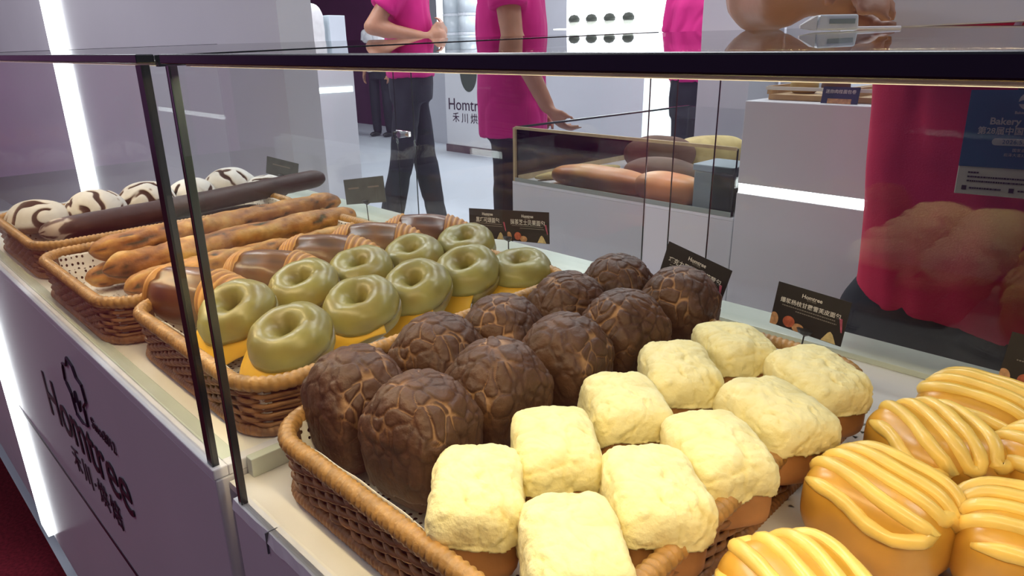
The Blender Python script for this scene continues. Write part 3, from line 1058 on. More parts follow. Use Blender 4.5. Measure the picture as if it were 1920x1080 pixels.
# ------------------------------------------------------------------ baguettes
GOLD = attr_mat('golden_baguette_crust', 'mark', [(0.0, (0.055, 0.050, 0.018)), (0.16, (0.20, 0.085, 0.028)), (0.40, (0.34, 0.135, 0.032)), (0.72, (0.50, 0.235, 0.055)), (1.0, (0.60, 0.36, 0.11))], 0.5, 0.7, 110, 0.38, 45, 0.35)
COCO = attr_mat('cocoa_baguette_crust', 'mark', [(0.0, (0.038, 0.015, 0.012)), (0.6, (0.060, 0.026, 0.020)), (0.8, (0.10, 0.05, 0.038)), (1.0, (0.55, 0.46, 0.40))], 0.5, 0.3, 90, 0.25, 30, 0.35)
def baguette(name, m, p0, p1, rad, seed, lumps, flour, label, cat, group):
    p0, p1 = Vector(p0), Vector(p1)
    ax = p1 - p0
    L = ax.length
    N, K = 84, 22
    off = Vector((seed * 3.7, seed * 1.3, seed))
    V, A, F = [], [], []
    for i in range(N + 1):
        u = i / N
        e = min(u, 1 - u) * L
        w = rad * math.sqrt(max(0.02, 1 - (1 - min(1, e / (rad * 1.7))) ** 2))
        bend = 0.006 * math.sin(u * 5 + seed)
        for k in range(K):
            a = 2 * PI * k / K
            base = Vector((math.cos(a), u * L / rad * 0.35, math.sin(a)))
            n1 = noise.noise(base * 1.1 + off)
            n2 = noise.noise(base * 2.6 + off)
            pit = sst(0.30, 0.50, noise.noise(base * 2.1 - off)) * lumps
            n3 = noise.noise(base * 5.5 + off)
            q = w * (1 + lumps * (0.18 * n1 + 0.13 * n2 + 0.06 * n3) - 0.10 * pit)
            V.append((q * math.cos(a) * 1.06 + bend, u * L, q * math.sin(a) * 0.92))
            if flour is None:
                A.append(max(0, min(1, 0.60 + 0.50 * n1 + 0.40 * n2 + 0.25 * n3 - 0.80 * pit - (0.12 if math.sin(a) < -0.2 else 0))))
            else:
                fl = sst(flour, flour * 0.35, u) * sst(-0.05, 0.25, n2 + 0.2)
                A.append(max(0, min(1, 0.45 + 0.5 * n1 + fl)))
    for i in range(N):
        for k in range(K):
            c = (k + 1) % K
            F.append((i * K + k, (i + 1) * K + k, (i + 1) * K + c, i * K + c))
    F.append(tuple(range(K)))
    F.append(tuple(N * K + k for k in range(K - 1, -1, -1)))
    me = bpy.data.meshes.new(name)
    me.from_pydata(V, [], F)
    me.polygons.foreach_set('use_smooth', [True] * len(F))
    at = me.attributes.new('mark', 'FLOAT', 'POINT')
    at.data.foreach_set('value', A)
    o = link(name, me, m, loc=p0)
    o.rotation_euler = Vector((0, 1, 0)).rotation_difference(ax.normalized()).to_euler()
    return tag(o, label, cat, group)
G1 = 'golden baguettes in their basket'
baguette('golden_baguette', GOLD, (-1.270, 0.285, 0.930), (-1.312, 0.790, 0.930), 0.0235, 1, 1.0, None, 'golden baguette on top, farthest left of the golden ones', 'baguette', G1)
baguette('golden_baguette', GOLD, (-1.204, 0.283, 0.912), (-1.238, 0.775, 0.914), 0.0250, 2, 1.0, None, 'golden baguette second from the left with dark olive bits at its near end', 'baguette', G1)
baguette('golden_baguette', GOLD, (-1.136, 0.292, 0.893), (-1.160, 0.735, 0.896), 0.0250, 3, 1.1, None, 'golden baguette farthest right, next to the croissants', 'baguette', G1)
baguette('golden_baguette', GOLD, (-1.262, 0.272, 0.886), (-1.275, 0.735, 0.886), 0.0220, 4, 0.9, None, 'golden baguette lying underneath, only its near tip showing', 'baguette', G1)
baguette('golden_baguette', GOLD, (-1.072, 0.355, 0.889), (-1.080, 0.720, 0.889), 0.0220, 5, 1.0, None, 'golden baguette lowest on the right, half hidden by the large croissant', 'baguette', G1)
G2 = 'cocoa baguettes in the leftmost basket'
baguette('cocoa_baguette', COCO, (-1.480, 0.262, 0.928), (-1.560, 0.905, 0.936), 0.0240, 6, 0.25, 0.10, 'dark cocoa baguette on top with a floured near end', 'baguette', G2)
baguette('cocoa_baguette', COCO, (-1.440, 0.280, 0.890), (-1.455, 0.720, 0.890), 0.0240, 7, 0.3, 0.02, 'dark cocoa baguette lying lower, next to the golden ones', 'baguette', G2)
baguette('cocoa_baguette', COCO, (-1.520, 0.275, 0.886), (-1.530, 0.720, 0.886), 0.0230, 8, 0.3, 0.02, 'dark cocoa baguette underneath, near the left wall of its basket', 'baguette', G2)

# ------------------------------------------------------------------ floured round loaves
FLOUR = attr_mat('floured_cocoa_crust', 'mark', [(0.0, (0.055, 0.026, 0.018)), (0.35, (0.14, 0.085, 0.065)), (0.62, (0.62, 0.56, 0.50)), (1.0, (0.80, 0.77, 0.72))], 0.8, 0.35, 120, 0.12, 50, 0.2)
def make_round(seed):
    r = empty('floured_round_loaf')
    off = Vector((seed * 2.9, seed * 4.1, seed))
    def shp(d):
        p = Vector((d.x * 0.062, d.y * 0.062, d.z * 0.046 if d.z > 0 else d.z * 0.022))
        w = Vector((noise.noise(p * 22 + off), noise.noise(p * 22 - off), 0)) * 0.9
        s = math.sin((p.x * 120 + p.y * 70) + w.x * 5.5 + seed)
        cut = sst(0.45, 0.85, s) * sst(-0.2, 0.1, noise.noise(p * 34 + off * 2) + 0.10)
        patch = sst(0.35, 0.55, noise.noise(p * 42 + off * 3))
        low = sst(0.012, -0.004, p.z)
        p = p * (1 - 0.06 * cut + 0.05 * noise.noise(p * 26 + off))
        p.z += 0.022
        return p, max(0, min(1, 0.95 - 0.95 * cut - 0.7 * patch - 0.65 * low))
    blob_obj('crust', FLOUR, r, 40, shp)
    return r
FR = [
    (-1.700, 0.305, 0.897, 1.0, 'floured round loaf leftmost in the photo, at the near end of its row'),
    (-1.690, 0.412, 0.903, 1.0, 'floured round loaf second from the left, in front of the upright light'),
    (-1.712, 0.525, 0.903, 1.0, 'floured round loaf third from the left, left of the black post'),
    (-1.720, 0.632, 0.903, 0.9, 'floured round loaf between the two upright posts'),
    (-1.735, 0.735, 0.903, 1.05, 'floured round loaf just right of the posts, highest of the row'),
    (-1.655, 0.790, 0.896, 0.9, 'floured round loaf farthest back, beside the small grey card'),
]
first = []
for i, (x, y, z, s_, lb) in enumerate(FR):
    rot = (0, 0, i * 1.1)
    g = 'floured round loaves in a row'
    if i < 3:
        r = make_round(i + 1)
        r.location, r.rotation_euler, r.scale = (x, y, z - 0.012), rot, (s_,) * 3
        tag(r, lb, 'bread loaf', g)
        first.append(r)
    else:
        dup(first[i - 3], (x, y, z - 0.012), rot, lb, g, (s_,) * 3)

# ------------------------------------------------------------------ black name cards on wire stands
CARD = mat('black_card', (0.018, 0.017, 0.018), 0.45, var=0.15, vscale=60)
CARDG = mat('faded_grey_card', (0.10, 0.115, 0.115), 0.4, var=0.2, vscale=40)
PRINTW = mat('white_print', (0.72, 0.70, 0.66), 0.5)
PRINTG = mat('grey_print', (0.22, 0.20, 0.18), 0.5)
PIC = [mat('printed_red_bread', (0.42, 0.10, 0.05), 0.5, var=0.4, vscale=160), mat('printed_tan_bread', (0.50, 0.27, 0.13), 0.5, var=0.3, vscale=160),
       mat('printed_pale_bread', (0.58, 0.46, 0.22), 0.5, var=0.2, vscale=160), mat('printed_pink_strip', (0.40, 0.08, 0.14), 0.5, var=0.3, vscale=160)]
def card_face(r, x0, w, h, title, seed, cm, detail=True):
    """one card standing in the local XZ plane, front towards -Y"""
    MB().box(x0 - w / 2, x0 + w / 2, -0.0004, 0.0004, 0, h).build('card', cm, r)
    y = -0.0008
    if not detail:
        MB().box(x0 - w * 0.30, x0 + w * 0.25, y, -0.0005, h * 0.60, h * 0.66).build('printed_line', PRINTG, r)
        return
    rr = random.Random(seed)
    R = (PI / 2, 0, 0)
    text('latin_lettering', 'Homtree', 0.0072 * w / 0.095, PRINTW, r, (x0, y, h * 0.83), R, bold=0.0001, ext=0.0001)
    text('chinese_lettering', '禾川·烘焙', 0.0030 * w / 0.095, PRINTG, r, (x0, y, h * 0.76), R, ext=0.0001)
    fs = min(0.0098, 0.80 * w / len(title))
    text('title_lettering', title, fs * 1.05, PRINTW, r, (x0, y, h * 0.62), R, bold=0.00005, ext=0.0001)
    g = MB()
    for k, (a, b) in enumerate(((-0.38, 0.36), (-0.18, 0.38))):
        z = h * (0.50 - 0.07 * k)
        x = a * w
        while x < b * w:
            l = rr.uniform(0.0012, 0.0028)
            g.box(x0 + x, x0 + min(x + l, b * w), y, -0.0005, z, z + h * 0.022)
            x += l + 0.0008
    g.build('small_print', PRINTG, r)
    def disc(nm, m, cx, cz, rx, rz, n=18, tri=False):
        P = []
        if tri:
            P = [(-1, 0), (1, 0), (0.35, 0.8), (0, 1.0), (-0.3, 0.85)]
        else:
            P = [(math.cos(2 * PI * k / n), math.sin(2 * PI * k / n)) for k in range(n)]
        V = [(x0 + max(-0.5, min(0.5, (cx + rx * a))) * w, yy, h * max(0.0, cz + rz * b)) for yy in (y, -0.0005) for a, b in P]
        k = len(P)
        MB().rings([V[:k], V[k:]]).build(nm, m, r)
    disc('printed_picture', PIC[1], -0.46, 0.12, 0.07, 0.17)
    disc('printed_picture', PIC[0], -0.24, 0.17, 0.085, 0.13)
    disc('printed_picture', PIC[1], -0.10, 0.09, 0.085, 0.10)
    disc('printed_picture', PIC[2], 0.33, 0.01, 0.10, 0.24, tri=True)
    MB().add([(x0 + w * 0.44, y, h * 0.60), (x0 + w * 0.40, y, h * 0.60), (x0 + w * 0.455, y, h * 0.30), (x0 + w * 0.475, y, h * 0.30)], [(1, 2, 3, 0)]).build('printed_picture', PIC[3], r)
def card(label, x, y, z0, rz, lean, roll, titles, w, h, zd, cm=CARD, detail=True, stake=True):
    r = empty('name_card', (x, y, z0), label=label, cat='name card', group='black name cards behind the baskets', rot=(math.radians(lean), math.radians(roll), math.radians(rz)))
    n = len(titles)
    for i, t in enumerate(titles):
        x0 = (i - (n - 1) / 2) * w
        card_face(r, x0, w, h, t, i + len(label), cm, detail)
    if stake:
        MB().tube([(0, 0.0015, h * 0.35), (0, 0.0015, 0.0), (0, 0.0015, -(z0 - zd) + 0.001)], 0.0011, 8).build('wire', mat('dark_wire', (0.03, 0.03, 0.03), 0.4), r, True)
        MB().box(-0.010, 0.010, -0.004, 0.006, -(z0 - zd) + 0.0002, -(z0 - zd) + 0.003).build('foot', MATS['dark_wire'], r)
        MB().lathe([(0.0, -0.004), (0.009, 0.001), (0.012, 0.006), (0.0095, 0.0075), (0.0, 0.0075)], 14, (0, 0.0035, 0)).build('clip', MATS['dark_wire'], r)
card('black card lettered for the cream loaves, standing behind their back row', -0.3085, 0.838, 0.8905, -3, -6, 3, ['爆浆杨枝甘露雪芙皮面包'], 0.094, 0.0575, ZB)
card('black card tilted behind the backmost chocolate loaf', -0.483, 0.842, 0.8985, -2, -6, 12, ['巧克力黑糖爆珠菠萝包'], 0.106, 0.064, ZB)
card('double black card standing behind the bagels', -0.860, 0.855, 0.910, 2, -5, -6, ['黑巧可颂面包', '抹茶芝士贝果面包'], 0.099, 0.0545, ZA)
card('black card standing behind the far ends of the golden baguettes', -1.322, 0.862, 0.910, 4, -4, -10, ['金枪', '玉米'], 0.074, 0.0575, ZA, CARDG, False)
card('small faded grey card behind the floured round loaves', -1.722, 0.868, 0.922, 14, -8, 6, ['欧包'], 0.118, 0.046, ZA, CARDG, False)
card('black card cut off by the right edge of the photo', -0.055, 0.846, 0.8905, -3, -6, 2, ['蜜糖奶酪面包'], 0.094, 0.0575, ZB)

# ------------------------------------------------------------------ the counter and case behind
def back_counter():
    r = empty('display_counter', (-1.12, 2.0, 0), label='white counter behind the cases with a low glass case of bread on it', cat='counter')
    o = Vector((-1.12, 2.0, 0))
    def bx(nm, m, a, b, c, d, e, f, bev=0.0):
        return MB().box(a - o.x, b - o.x, c - o.y, d - o.y, e, f).build(nm, m, r, bevel=bev)
    bx('body', WHITE, -1.497, -0.757, 1.512, 2.56, 0.0, 0.842, 0.002)
    bx('top_board', RIMW, -1.497, -0.757, 1.512, 2.56, 0.842, 0.850, 0.001)
    g = empty('low_glass_case', (-1.12, 2.0, 0.85), label='low open glass case holding bread on the white counter behind', cat='display case')
    o2 = Vector((-1.12, 2.0, 0.85))
    def bg(nm, m, a, b, c, d, e, f):
        return MB().box(a - o2.x, b - o2.x, c - o2.y, d - o2.y, e - 0.85, f - 0.85).build(nm, m, g)
    zt = 1.012
    bg('front_pane', GLASS, -1.488, -0.764, 1.516, 1.521, 0.8505, zt)
    bg('side_pane', GLASS, -1.488, -1.483, 1.522, 2.50, 0.8505, zt)
    bg('side_pane', GLASS, -0.769, -0.764, 1.522, 2.50, 0.8505, zt)
    bg('back_pane', GLASS, -1.488, -0.764, 2.50, 2.505, 0.8505, zt)
    bg('tan_post', mat('pale_wood', (0.52, 0.40, 0.22), 0.5, var=0.15, vscale=40), -1.494, -1.486, 1.513, 1.523, 0.8505, zt)
    bg('base_trim', MATS['pale_wood'], -1.492, -1.482, 1.523, 2.50, 0.8505, 0.868)
    bg('front_trim', MATS['pale_wood'], -1.486, -0.766, 1.513, 1.519, zt - 0.004, zt + 0.004)
    bg('top_trim', DARKEDGE, -1.490, -1.482, 1.523, 2.50, zt - 0.002, zt + 0.004)
    bg('base_seal', mat('grey_green_seal', (0.30, 0.34, 0.31), 0.4), -1.486, -0.766, 1.512, 1.5155, 0.8505, 0.862)
back_counter()
def long_bread(name, m, loc, L, rad, rz, seed, label, cat='bread loaf', hs=0.8, group=None):
    off = Vector((seed * 2.7, seed, 0))
    def shp(d):
        p = sup(d, L / 2, rad, rad * hs, 2.4)
        n_ = noise.noise(p * 14 + off)
        p *= 1 + 0.07 * n_
        p.z = max(p.z, -rad * hs * 0.75)
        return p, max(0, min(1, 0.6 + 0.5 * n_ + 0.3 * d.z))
    o = blob_obj(name, m, None, 18, shp)
    o.location = (loc[0], loc[1], loc[2] + rad * hs * 0.75)
    o.rotation_euler = (0, 0, rz)
    return tag(o, label, cat, group)
ORNG = attr_mat('orange_glazed_crust', 'mark', [(0.0, (0.34, 0.09, 0.03)), (0.6, (0.62, 0.21, 0.06)), (1.0, (0.72, 0.33, 0.10))], 0.4, 0.1, 50, 0.15, 14, 0.4)
DBRN = attr_mat('dark_rye_crust', 'mark', [(0.0, (0.07, 0.035, 0.02)), (1.0, (0.18, 0.10, 0.065))], 0.7, 0.3, 60, 0.25, 20, 0.3)
PALE = attr_mat('pale_filled_bread', 'mark', [(0.0, (0.34, 0.22, 0.07)), (1.0, (0.66, 0.52, 0.22))], 0.6, 0.3, 60, 0.25, 20, 0.3)
ZG = 0.851
gb = 'breads in the low case behind'
long_bread('orange_bread', ORNG, (-1.210, 1.585, ZG), 0.34, 0.060, 0.02, 1, 'long orange bread at the front of the low case behind', hs=0.62, group=gb)
long_bread('orange_bread', ORNG, (-0.985, 1.585, ZG), 0.20, 0.058, -0.05, 2, 'short orange bread at the right front of the low case behind', hs=0.72, group=gb)
long_bread('rye_loaf', DBRN, (-1.120, 1.760, ZG), 0.24, 0.056, 0.15, 3, 'dark rye loaf behind the orange breads in the low case', hs=0.8, group=gb)
long_bread('rye_loaf', DBRN, (-1.300, 2.02, ZG), 0.24, 0.066, 0.5, 4, 'dark rye loaf toward the back of the low case', hs=0.9, group=gb)
long_bread('filled_bread', PALE, (-0.925, 1.83, ZG), 0.24, 0.062, 0.2, 5, 'pale yellow filled bread at the right of the low case', hs=0.75, group=gb)
long_bread('filled_bread', PALE, (-1.20, 2.18, ZG), 0.26, 0.07, 1.0, 6, 'pale bread standing farthest back in the low case', hs=0.8, group=gb)
long_bread('bread_stick', PALE, (-1.400, 1.72, ZG), 0.34, 0.018, 1.35, 7, 'thin pale bread stick along the left pane of the low case', 'bread stick', group=gb)
def grey_box():
    r = empty('frosted_box', (-0.838, 1.60, ZG), label='translucent grey box in the right corner of the low case behind', cat='box')
    gm = mat('frosted_grey_plastic', (0.24, 0.28, 0.29), 0.3, var=0.05)
    MB().box(-0.052, 0.052, -0.055, 0.055, 0, 0.095).build('body', gm, r, bevel=0.004)
    MB().box(-0.055, 0.055, -0.058, 0.058, 0.095, 0.112).build('lid', mat('frosted_pale_lid', (0.40, 0.47, 0.50), 0.25), r, bevel=0.003)
grey_box()

def tall_block():
    r = empty('display_block', (-0.22, 1.85, 0), label='tall white display block with a glowing strip, right of the low glass case', cat='display block')
    o = Vector((-0.22, 1.85, 0))
    def bx(nm, m, a, b, c, d, e, f, bev=0.0):
        return MB().box(a - o.x, b - o.x, c - o.y, d - o.y, e, f).build(nm, m, r, bevel=bev)
    bx('upper_body', WHITE, -0.752, 0.45, 1.505, 2.20, 0.936, 1.122, 0.002)
    bx('light_strip', STRIP, -0.750, 0.45, 1.509, 1.60, 0.914, 0.936)
    bx('lower_body', WHITE, -0.752, 0.45, 1.505, 2.20, 0.0, 0.914, 0.002)
tall_block()
WOODT = mat('warm_tray_wood', (0.42, 0.26, 0.11), 0.5, var=0.2, vscale=30)
def tray(x, label):
    r = empty('wooden_tray', (x, 1.66, 1.1225), label=label, cat='tray', group='wooden trays on the white block')
    MB().box(-0.085, 0.085, -0.10, 0.10, 0.0, 0.012).build('base', WOODT, r, bevel=0.001)
    for sx in (-1, 1):
        MB().box(sx * 0.085 - 0.004, sx * 0.085 + 0.004, -0.10, 0.10, 0.012, 0.030).build('rim_board', WOODT, r)
    MB().box(-0.088, 0.088, -0.11, -0.104, 0.022, 0.029).build('front_bar', mat('pale_bar', (0.66, 0.62, 0.52), 0.4), r)
    return r
tray(-0.640, 'wooden tray left of the small blue sign on the white block')
tray(-0.455, 'wooden tray right of the small blue sign on the white block')
long_bread('small_pastry', PALE, (-0.675, 1.63, 1.1352), 0.06, 0.026, 0.1, 11, 'left small pastry on the left wooden tray', 'pastry', group='small pastries on the trays')
long_bread('small_pastry', DBRN, (-0.605, 1.63, 1.1352), 0.06, 0.026, -0.1, 12, 'dark small pastry on the left wooden tray', 'pastry', group='small pastries on the trays')
long_bread('small_pastry', ORNG, (-0.455, 1.63, 1.1352), 0.07, 0.027, 0.2, 13, 'orange small pastry on the right wooden tray', 'pastry', group='small pastries on the trays')
def blue_sign():
    r = empty('table_sign', (-0.556, 1.525, 1.1225), label='small dark blue sign standing between the two wooden trays', cat='sign', rot=(math.radians(-12), 0, 0))
    MB().box(-0.037, 0.037, -0.001, 0.001, 0, 0.034).build('panel', mat('navy_panel', (0.03, 0.04, 0.10), 0.4), r)
    text('lettering', '迷你肉桂面包卷', 0.0088, PRINTW, r, (0, -0.0014, 0.024), ext=0.0001)
    MB().box(-0.024, 0.024, -0.0014, -0.001, 0.0, 0.010).build('printed_picture', PIC[1], r)
blue_sign()
COLW = mat('soft_white_column', (0.62, 0.61, 0.64), 0.5, var=0.03, vscale=2)
tag(MB().box(-1.640, -1.400, 2.82, 3.10, 0.0, 1.75).build('partition_panel', COLW, bevel=0.003), 'light grey upright panel behind the low glass case', 'panel')
tag(MB().box(-1.370, -1.220, 3.05, 3.25, 0.0, 1.68).build('partition_panel', COLW, bevel=0.003), 'narrow white upright panel just left of the tall white block', 'panel')

# ------------------------------------------------------------------ far left: white wall with an upright light, a counter with flour bags
tag(MB().box(-14, -2.14, 1.130, 1.25, 0.0, 2.6).build('wall_left', COLW), kind='structure')
tag(MB().box(-4.78, -4.51, 1.108, 1.1295, 0.3, 2.6).build('upright_light', STRIP), 'tall glowing white strip upright on the far left white wall', 'light strip')
def side_counter():
    r = empty('display_counter', (-4.95, 2.6, 0), label='grey white counter with a thin glowing line, behind the baguettes', cat='counter')
    def bx(nm, m, a, b, c, d, e, f, bev=0.0):
        return MB().box(a + 4.95, b + 4.95, c - 2.6, d - 2.6, e, f).build(nm, m, r, bevel=bev)
    bx('body', WHITE, -5.4, -4.5, 2.1, 2.92, 0.0, 1.20, 0.003)
    bx('light_strip', STRIPC, -4.505, -4.495, 2.1, 2.90, 0.95, 0.985)
side_counter()
def flour_bag():
    r = empty('flour_bag', (-4.66, 2.62, 1.2005), label='white printed flour bag standing at the end of the white wall', cat='bag', rot=(0, 0, math.radians(90)))
    def shp(d):
        p = sup(d, 0.17, 0.07, 0.175, 4)
        p *= 1 + 0.05 * noise.noise(p * 16)
        return Vector((p.x, p.y, max(0, p.z + 0.175))), 0.5
    BAGM = mat('white_printed_paper', (0.72, 0.74, 0.74), 0.4, var=0.14, vscale=9, bump=0.3, bscale=14)
    blob_obj('bag', BAGM, r, 16, shp)
    t = text('bag_lettering', 'HOPAN', 0.062, INK, r, (-0.125, -0.085, 0.17), (PI / 2, PI / 2, 0), ext=0.001)
flour_bag()
tag(MB().box(-4.68, -4.60, 2.82, 2.95, 1.2005, 1.47).build('paper_box', mat('pale_blue_box', (0.60, 0.68, 0.74), 0.5), bevel=0.003), 'plain pale blue box beside the flour bag', 'box')

# ------------------------------------------------------------------ far middle: sign board, stacked tins, lit shelf
def sign_board():
    r = empty('sign_board', (-6.43, 5.75, 0), label='white board with a dark oval and lettering, standing between the pink shirts', cat='sign')
    MB().box(-0.42, 0.42, 0, 0.3, 0.09, 1.25).build('panel', COLW, r, bevel=0.003)
    MB().box(-0.43, 0.43, -0.01, 0.3, 0.0, 0.09).build('plinth', mat('dark_plum_plinth', (0.06, 0.02, 0.05), 0.5), r)
    MB().rings([[(0.02 + 0.15 * math.cos(2 * PI * k / 28), y, 0.98 + 0.24 * math.sin(2 * PI * k / 28)) for k in range(28)] for y in (-0.004, 0.0)]).build('dark_oval', mat('dark_olive_print', (0.05, 0.06, 0.045), 0.5), r)
    text('latin_lettering', 'Homtree', 0.20, INK, r, (0, -0.003, 0.58), ext=0.001)
    text('chinese_lettering', '禾 川 烘焙', 0.13, INK, r, (0, -0.003, 0.42), ext=0.001)
sign_board()
def tin(i, x, y, z, label, src=None):
    if src:
        return dup(src, (x, y, z), (0, 0, 0), label, 'white tins stacked on the lit shelf')
    r = empty('tin', (x, y, z), label=label, cat='tin', group='white tins stacked on the lit shelf')
    MB().lathe([(0, 0), (0.13, 0), (0.135, 0.01), (0.135, 0.20), (0, 0.20)], 20).build('body', mat('pale_tin', (0.50, 0.56, 0.60), 0.3, var=0.1, vscale=6), r, True)
    MB().lathe([(0, 0.20), (0.138, 0.20), (0.138, 0.232), (0.0, 0.232)], 20).build('lid', mat('white_lid', (0.70, 0.74, 0.78), 0.3), r)
    return r
LITW = emit('lit_white_panel', (0.90, 0.97, 1.0), 1.3)
def tin_shelf():
    r = empty('lit_shelf', (-7.35, 6.4, 0), label='bright backlit shelf behind the stacked white tins', cat='shelf')
    MB().box(-0.75, 0.75, -0.2, 0.35, 0.0, 1.20).build('cabinet', GREYW, r)
    MB().box(-0.75, 0.75, 0.30, 0.35, 1.20, 2.4).build('lit_panel', LITW, r)
tin_shelf()
t0 = None
k = 0
wh = ['bottom', 'middle', 'upper', 'top']
for c, side in enumerate(('left', 'right')):
    for row in range(4):
        o = tin(k, -7.42 + 0.30 * c, 6.42, 1.2005 + 0.2325 * row, '%s white tin of the %s stack between the pink shirts' % (wh[row], side), t0)
        t0 = t0 or o
        k += 1
def cupcake_shelf():
    r = empty('lit_shelf', (-3.66, 4.7, 0), label='glowing white wall shelf with four dark pastries, right of the second pink shirt', cat='shelf')
    MB().box(-0.55, 0.85, -0.05, 0.6, 0.0, 1.02).build('cabinet', GREYW, r)
    MB().box(-0.55, 0.85, -0.05, 0.6, 1.02, 1.16).build('counter_edge', emit('soft_lit_edge', (0.86, 0.95, 0.92), 0.7), r)
    MB().box(-0.55, 0.85, 0.25, 0.30, 1.16, 2.3).build('lit_panel', LITW, r)
    MB().box(-0.50, 0.30, 0.02, 0.25, 1.375, 1.385).build('glass_shelf', LITW, r)
cupcake_shelf()
c0 = None
for i in range(4):
    x = -4.00 + 0.185 * i
    lb = ['leftmost dark pastry on the glowing shelf', 'second dark pastry from the left on the glowing shelf', 'third dark pastry from the left on the glowing shelf', 'rightmost dark pastry on the glowing shelf'][i]
    if c0 is None:
        c0 = empty('shelf_pastry', (x, 4.80, 1.3855), label=lb, cat='pastry', group='dark pastries on the glowing shelf')
        MB().lathe([(0, 0), (0.030, 0), (0.042, 0.05), (0, 0.05)], 16).build('paper_cup', mat('pale_cup', (0.55, 0.58, 0.5), 0.6), c0, True)
        MB().lathe([(0, 0.05), (0.046, 0.052), (0.048, 0.075), (0.03, 0.10), (0, 0.108)], 16).build('top', mat('dark_pastry_top', (0.04, 0.045, 0.035), 0.6), c0, True)
    else:
        dup(c0, (x, 4.80, 1.3855), (0, 0, 0), lb, 'dark pastries on the glowing shelf')
tag(MB().box(-2.86, -2.42, 4.20, 4.26, 0.25, 1.75).build('lit_board', emit('lit_ice_board', (0.80, 0.97, 1.0), 1.0)), 'tall glowing ice white board behind the dark trousers on the right', 'light board')

# ------------------------------------------------------------------ people
def remesh(prims, vox, smooth=4):
    m = MB()
    for p in prims:
        if p[0] == 'cap':
            _, a, ra, b, rb = p
            a, b = Vector(a), Vector(b)
            t = (b - a).normalized() if (b - a).length > 1e-6 else Vector((0, 0, 1))
            up = Vector((0, 0, 1)) if abs(t.z) < 0.9 else Vector((1, 0, 0))
            u = t.cross(up).normalized(); w = u.cross(t)
            R = []
            n = 14
            for k in range(1, 6):
                q = PI / 2 * k / 5
                R.append((a - t * ra * math.cos(q), ra * math.sin(q)))
            for k in range(0, 5):
                q = PI / 2 * k / 5
                R.append((b + t * rb * math.sin(q), rb * math.cos(q)))
            m.rings([[c + u * (r * math.cos(2 * PI * j / n)) + w * (r * math.sin(2 * PI * j / n)) for j in range(n)] for c, r in R])
        elif p[0] == 'ell':
            _, c, (rx, ry, rz) = p
            R = []
            for k in range(1, 10):
                q = PI * k / 10
                R.append([(c[0] + rx * math.sin(q) * math.cos(2 * PI * j / 18), c[1] + ry * math.sin(q) * math.sin(2 * PI * j / 18), c[2] - rz * math.cos(q)) for j in range(18)])
            m.rings(R)
        elif p[0] == 'loft':       # list of (cx, cy, z, rx, ry)
            m.rings([[(cx + rx * math.copysign(abs(math.cos(2 * PI * j / 28)) ** 0.8, math.cos(2 * PI * j / 28)), cy + ry * math.copysign(abs(math.sin(2 * PI * j / 28)) ** 0.8, math.sin(2 * PI * j / 28)), z) for j in range(28)] for cx, cy, z, rx, ry in p[1]])
        elif p[0] == 'cone':       # flat ended tapered tube
            m.tube([p[1], p[3]], 0, 18, False, lambda i, N, a=p[2], b=p[4]: a if i == 0 else b)
    me = bpy.data.meshes.new('tmp')
    me.from_pydata(m.v, [], m.f)
    bm = bmesh.new(); bm.from_mesh(me); bmesh.ops.recalc_face_normals(bm, faces=bm.faces); bm.to_mesh(me); bm.free()
    o = bpy.data.objects.new('tmp', me)
    COL.objects.link(o)
    r = o.modifiers.new('r', 'REMESH'); r.mode = 'VOXEL'; r.voxel_size = vox
    s = o.modifiers.new('s', 'SMOOTH'); s.factor = 0.5; s.iterations = smooth
    me2 = bake(o)
    me2.materials.clear()
    me2.polygons.foreach_set('use_smooth', [True] * len(me2.polygons))
    return me2
def fold(me, amp, f, seed):
    for v in me.vertices:
        p = Vector((v.co.x * f, v.co.y * f, v.co.z * f * 0.55 + v.co.x * f * 0.4))
        v.co += v.normal * (amp * (noise.noise(p + Vector((seed, 0, 0))) - 0.6 * sst(0.15, 0, abs(noise.noise(p * 0.8 - Vector((seed, 3, 0)))))))
    me.update()
SKIN = mat('warm_skin', (0.40, 0.19, 0.115), 0.5, var=0.10, vscale=14, bump=0.08, bscale=120, sss=0.08)
PINK = mat('pink_polo_cloth', (0.53, 0.022, 0.185), 0.75, var=0.08, vscale=9, bump=0.12, bscale=400, spec=0.2)
PINKW = mat('warm_lit_pink_cloth', (0.56, 0.024, 0.072), 0.75, var=0.10, vscale=9, bump=0.12, bscale=400, spec=0.2)  # pink polo reddened in its colour to stand for warm case light
TROU = mat('black_trousers', (0.020, 0.021, 0.028), 0.8, var=0.2, vscale=12, spec=0.2)
WSH = mat('white_shirt_cloth', (0.60, 0.60, 0.62), 0.8)
HAIR = mat('black_hair', (0.012, 0.010, 0.009), 0.5, var=0.3, vscale=80)
SHOE = mat('black_shoe', (0.015, 0.015, 0.017), 0.4)
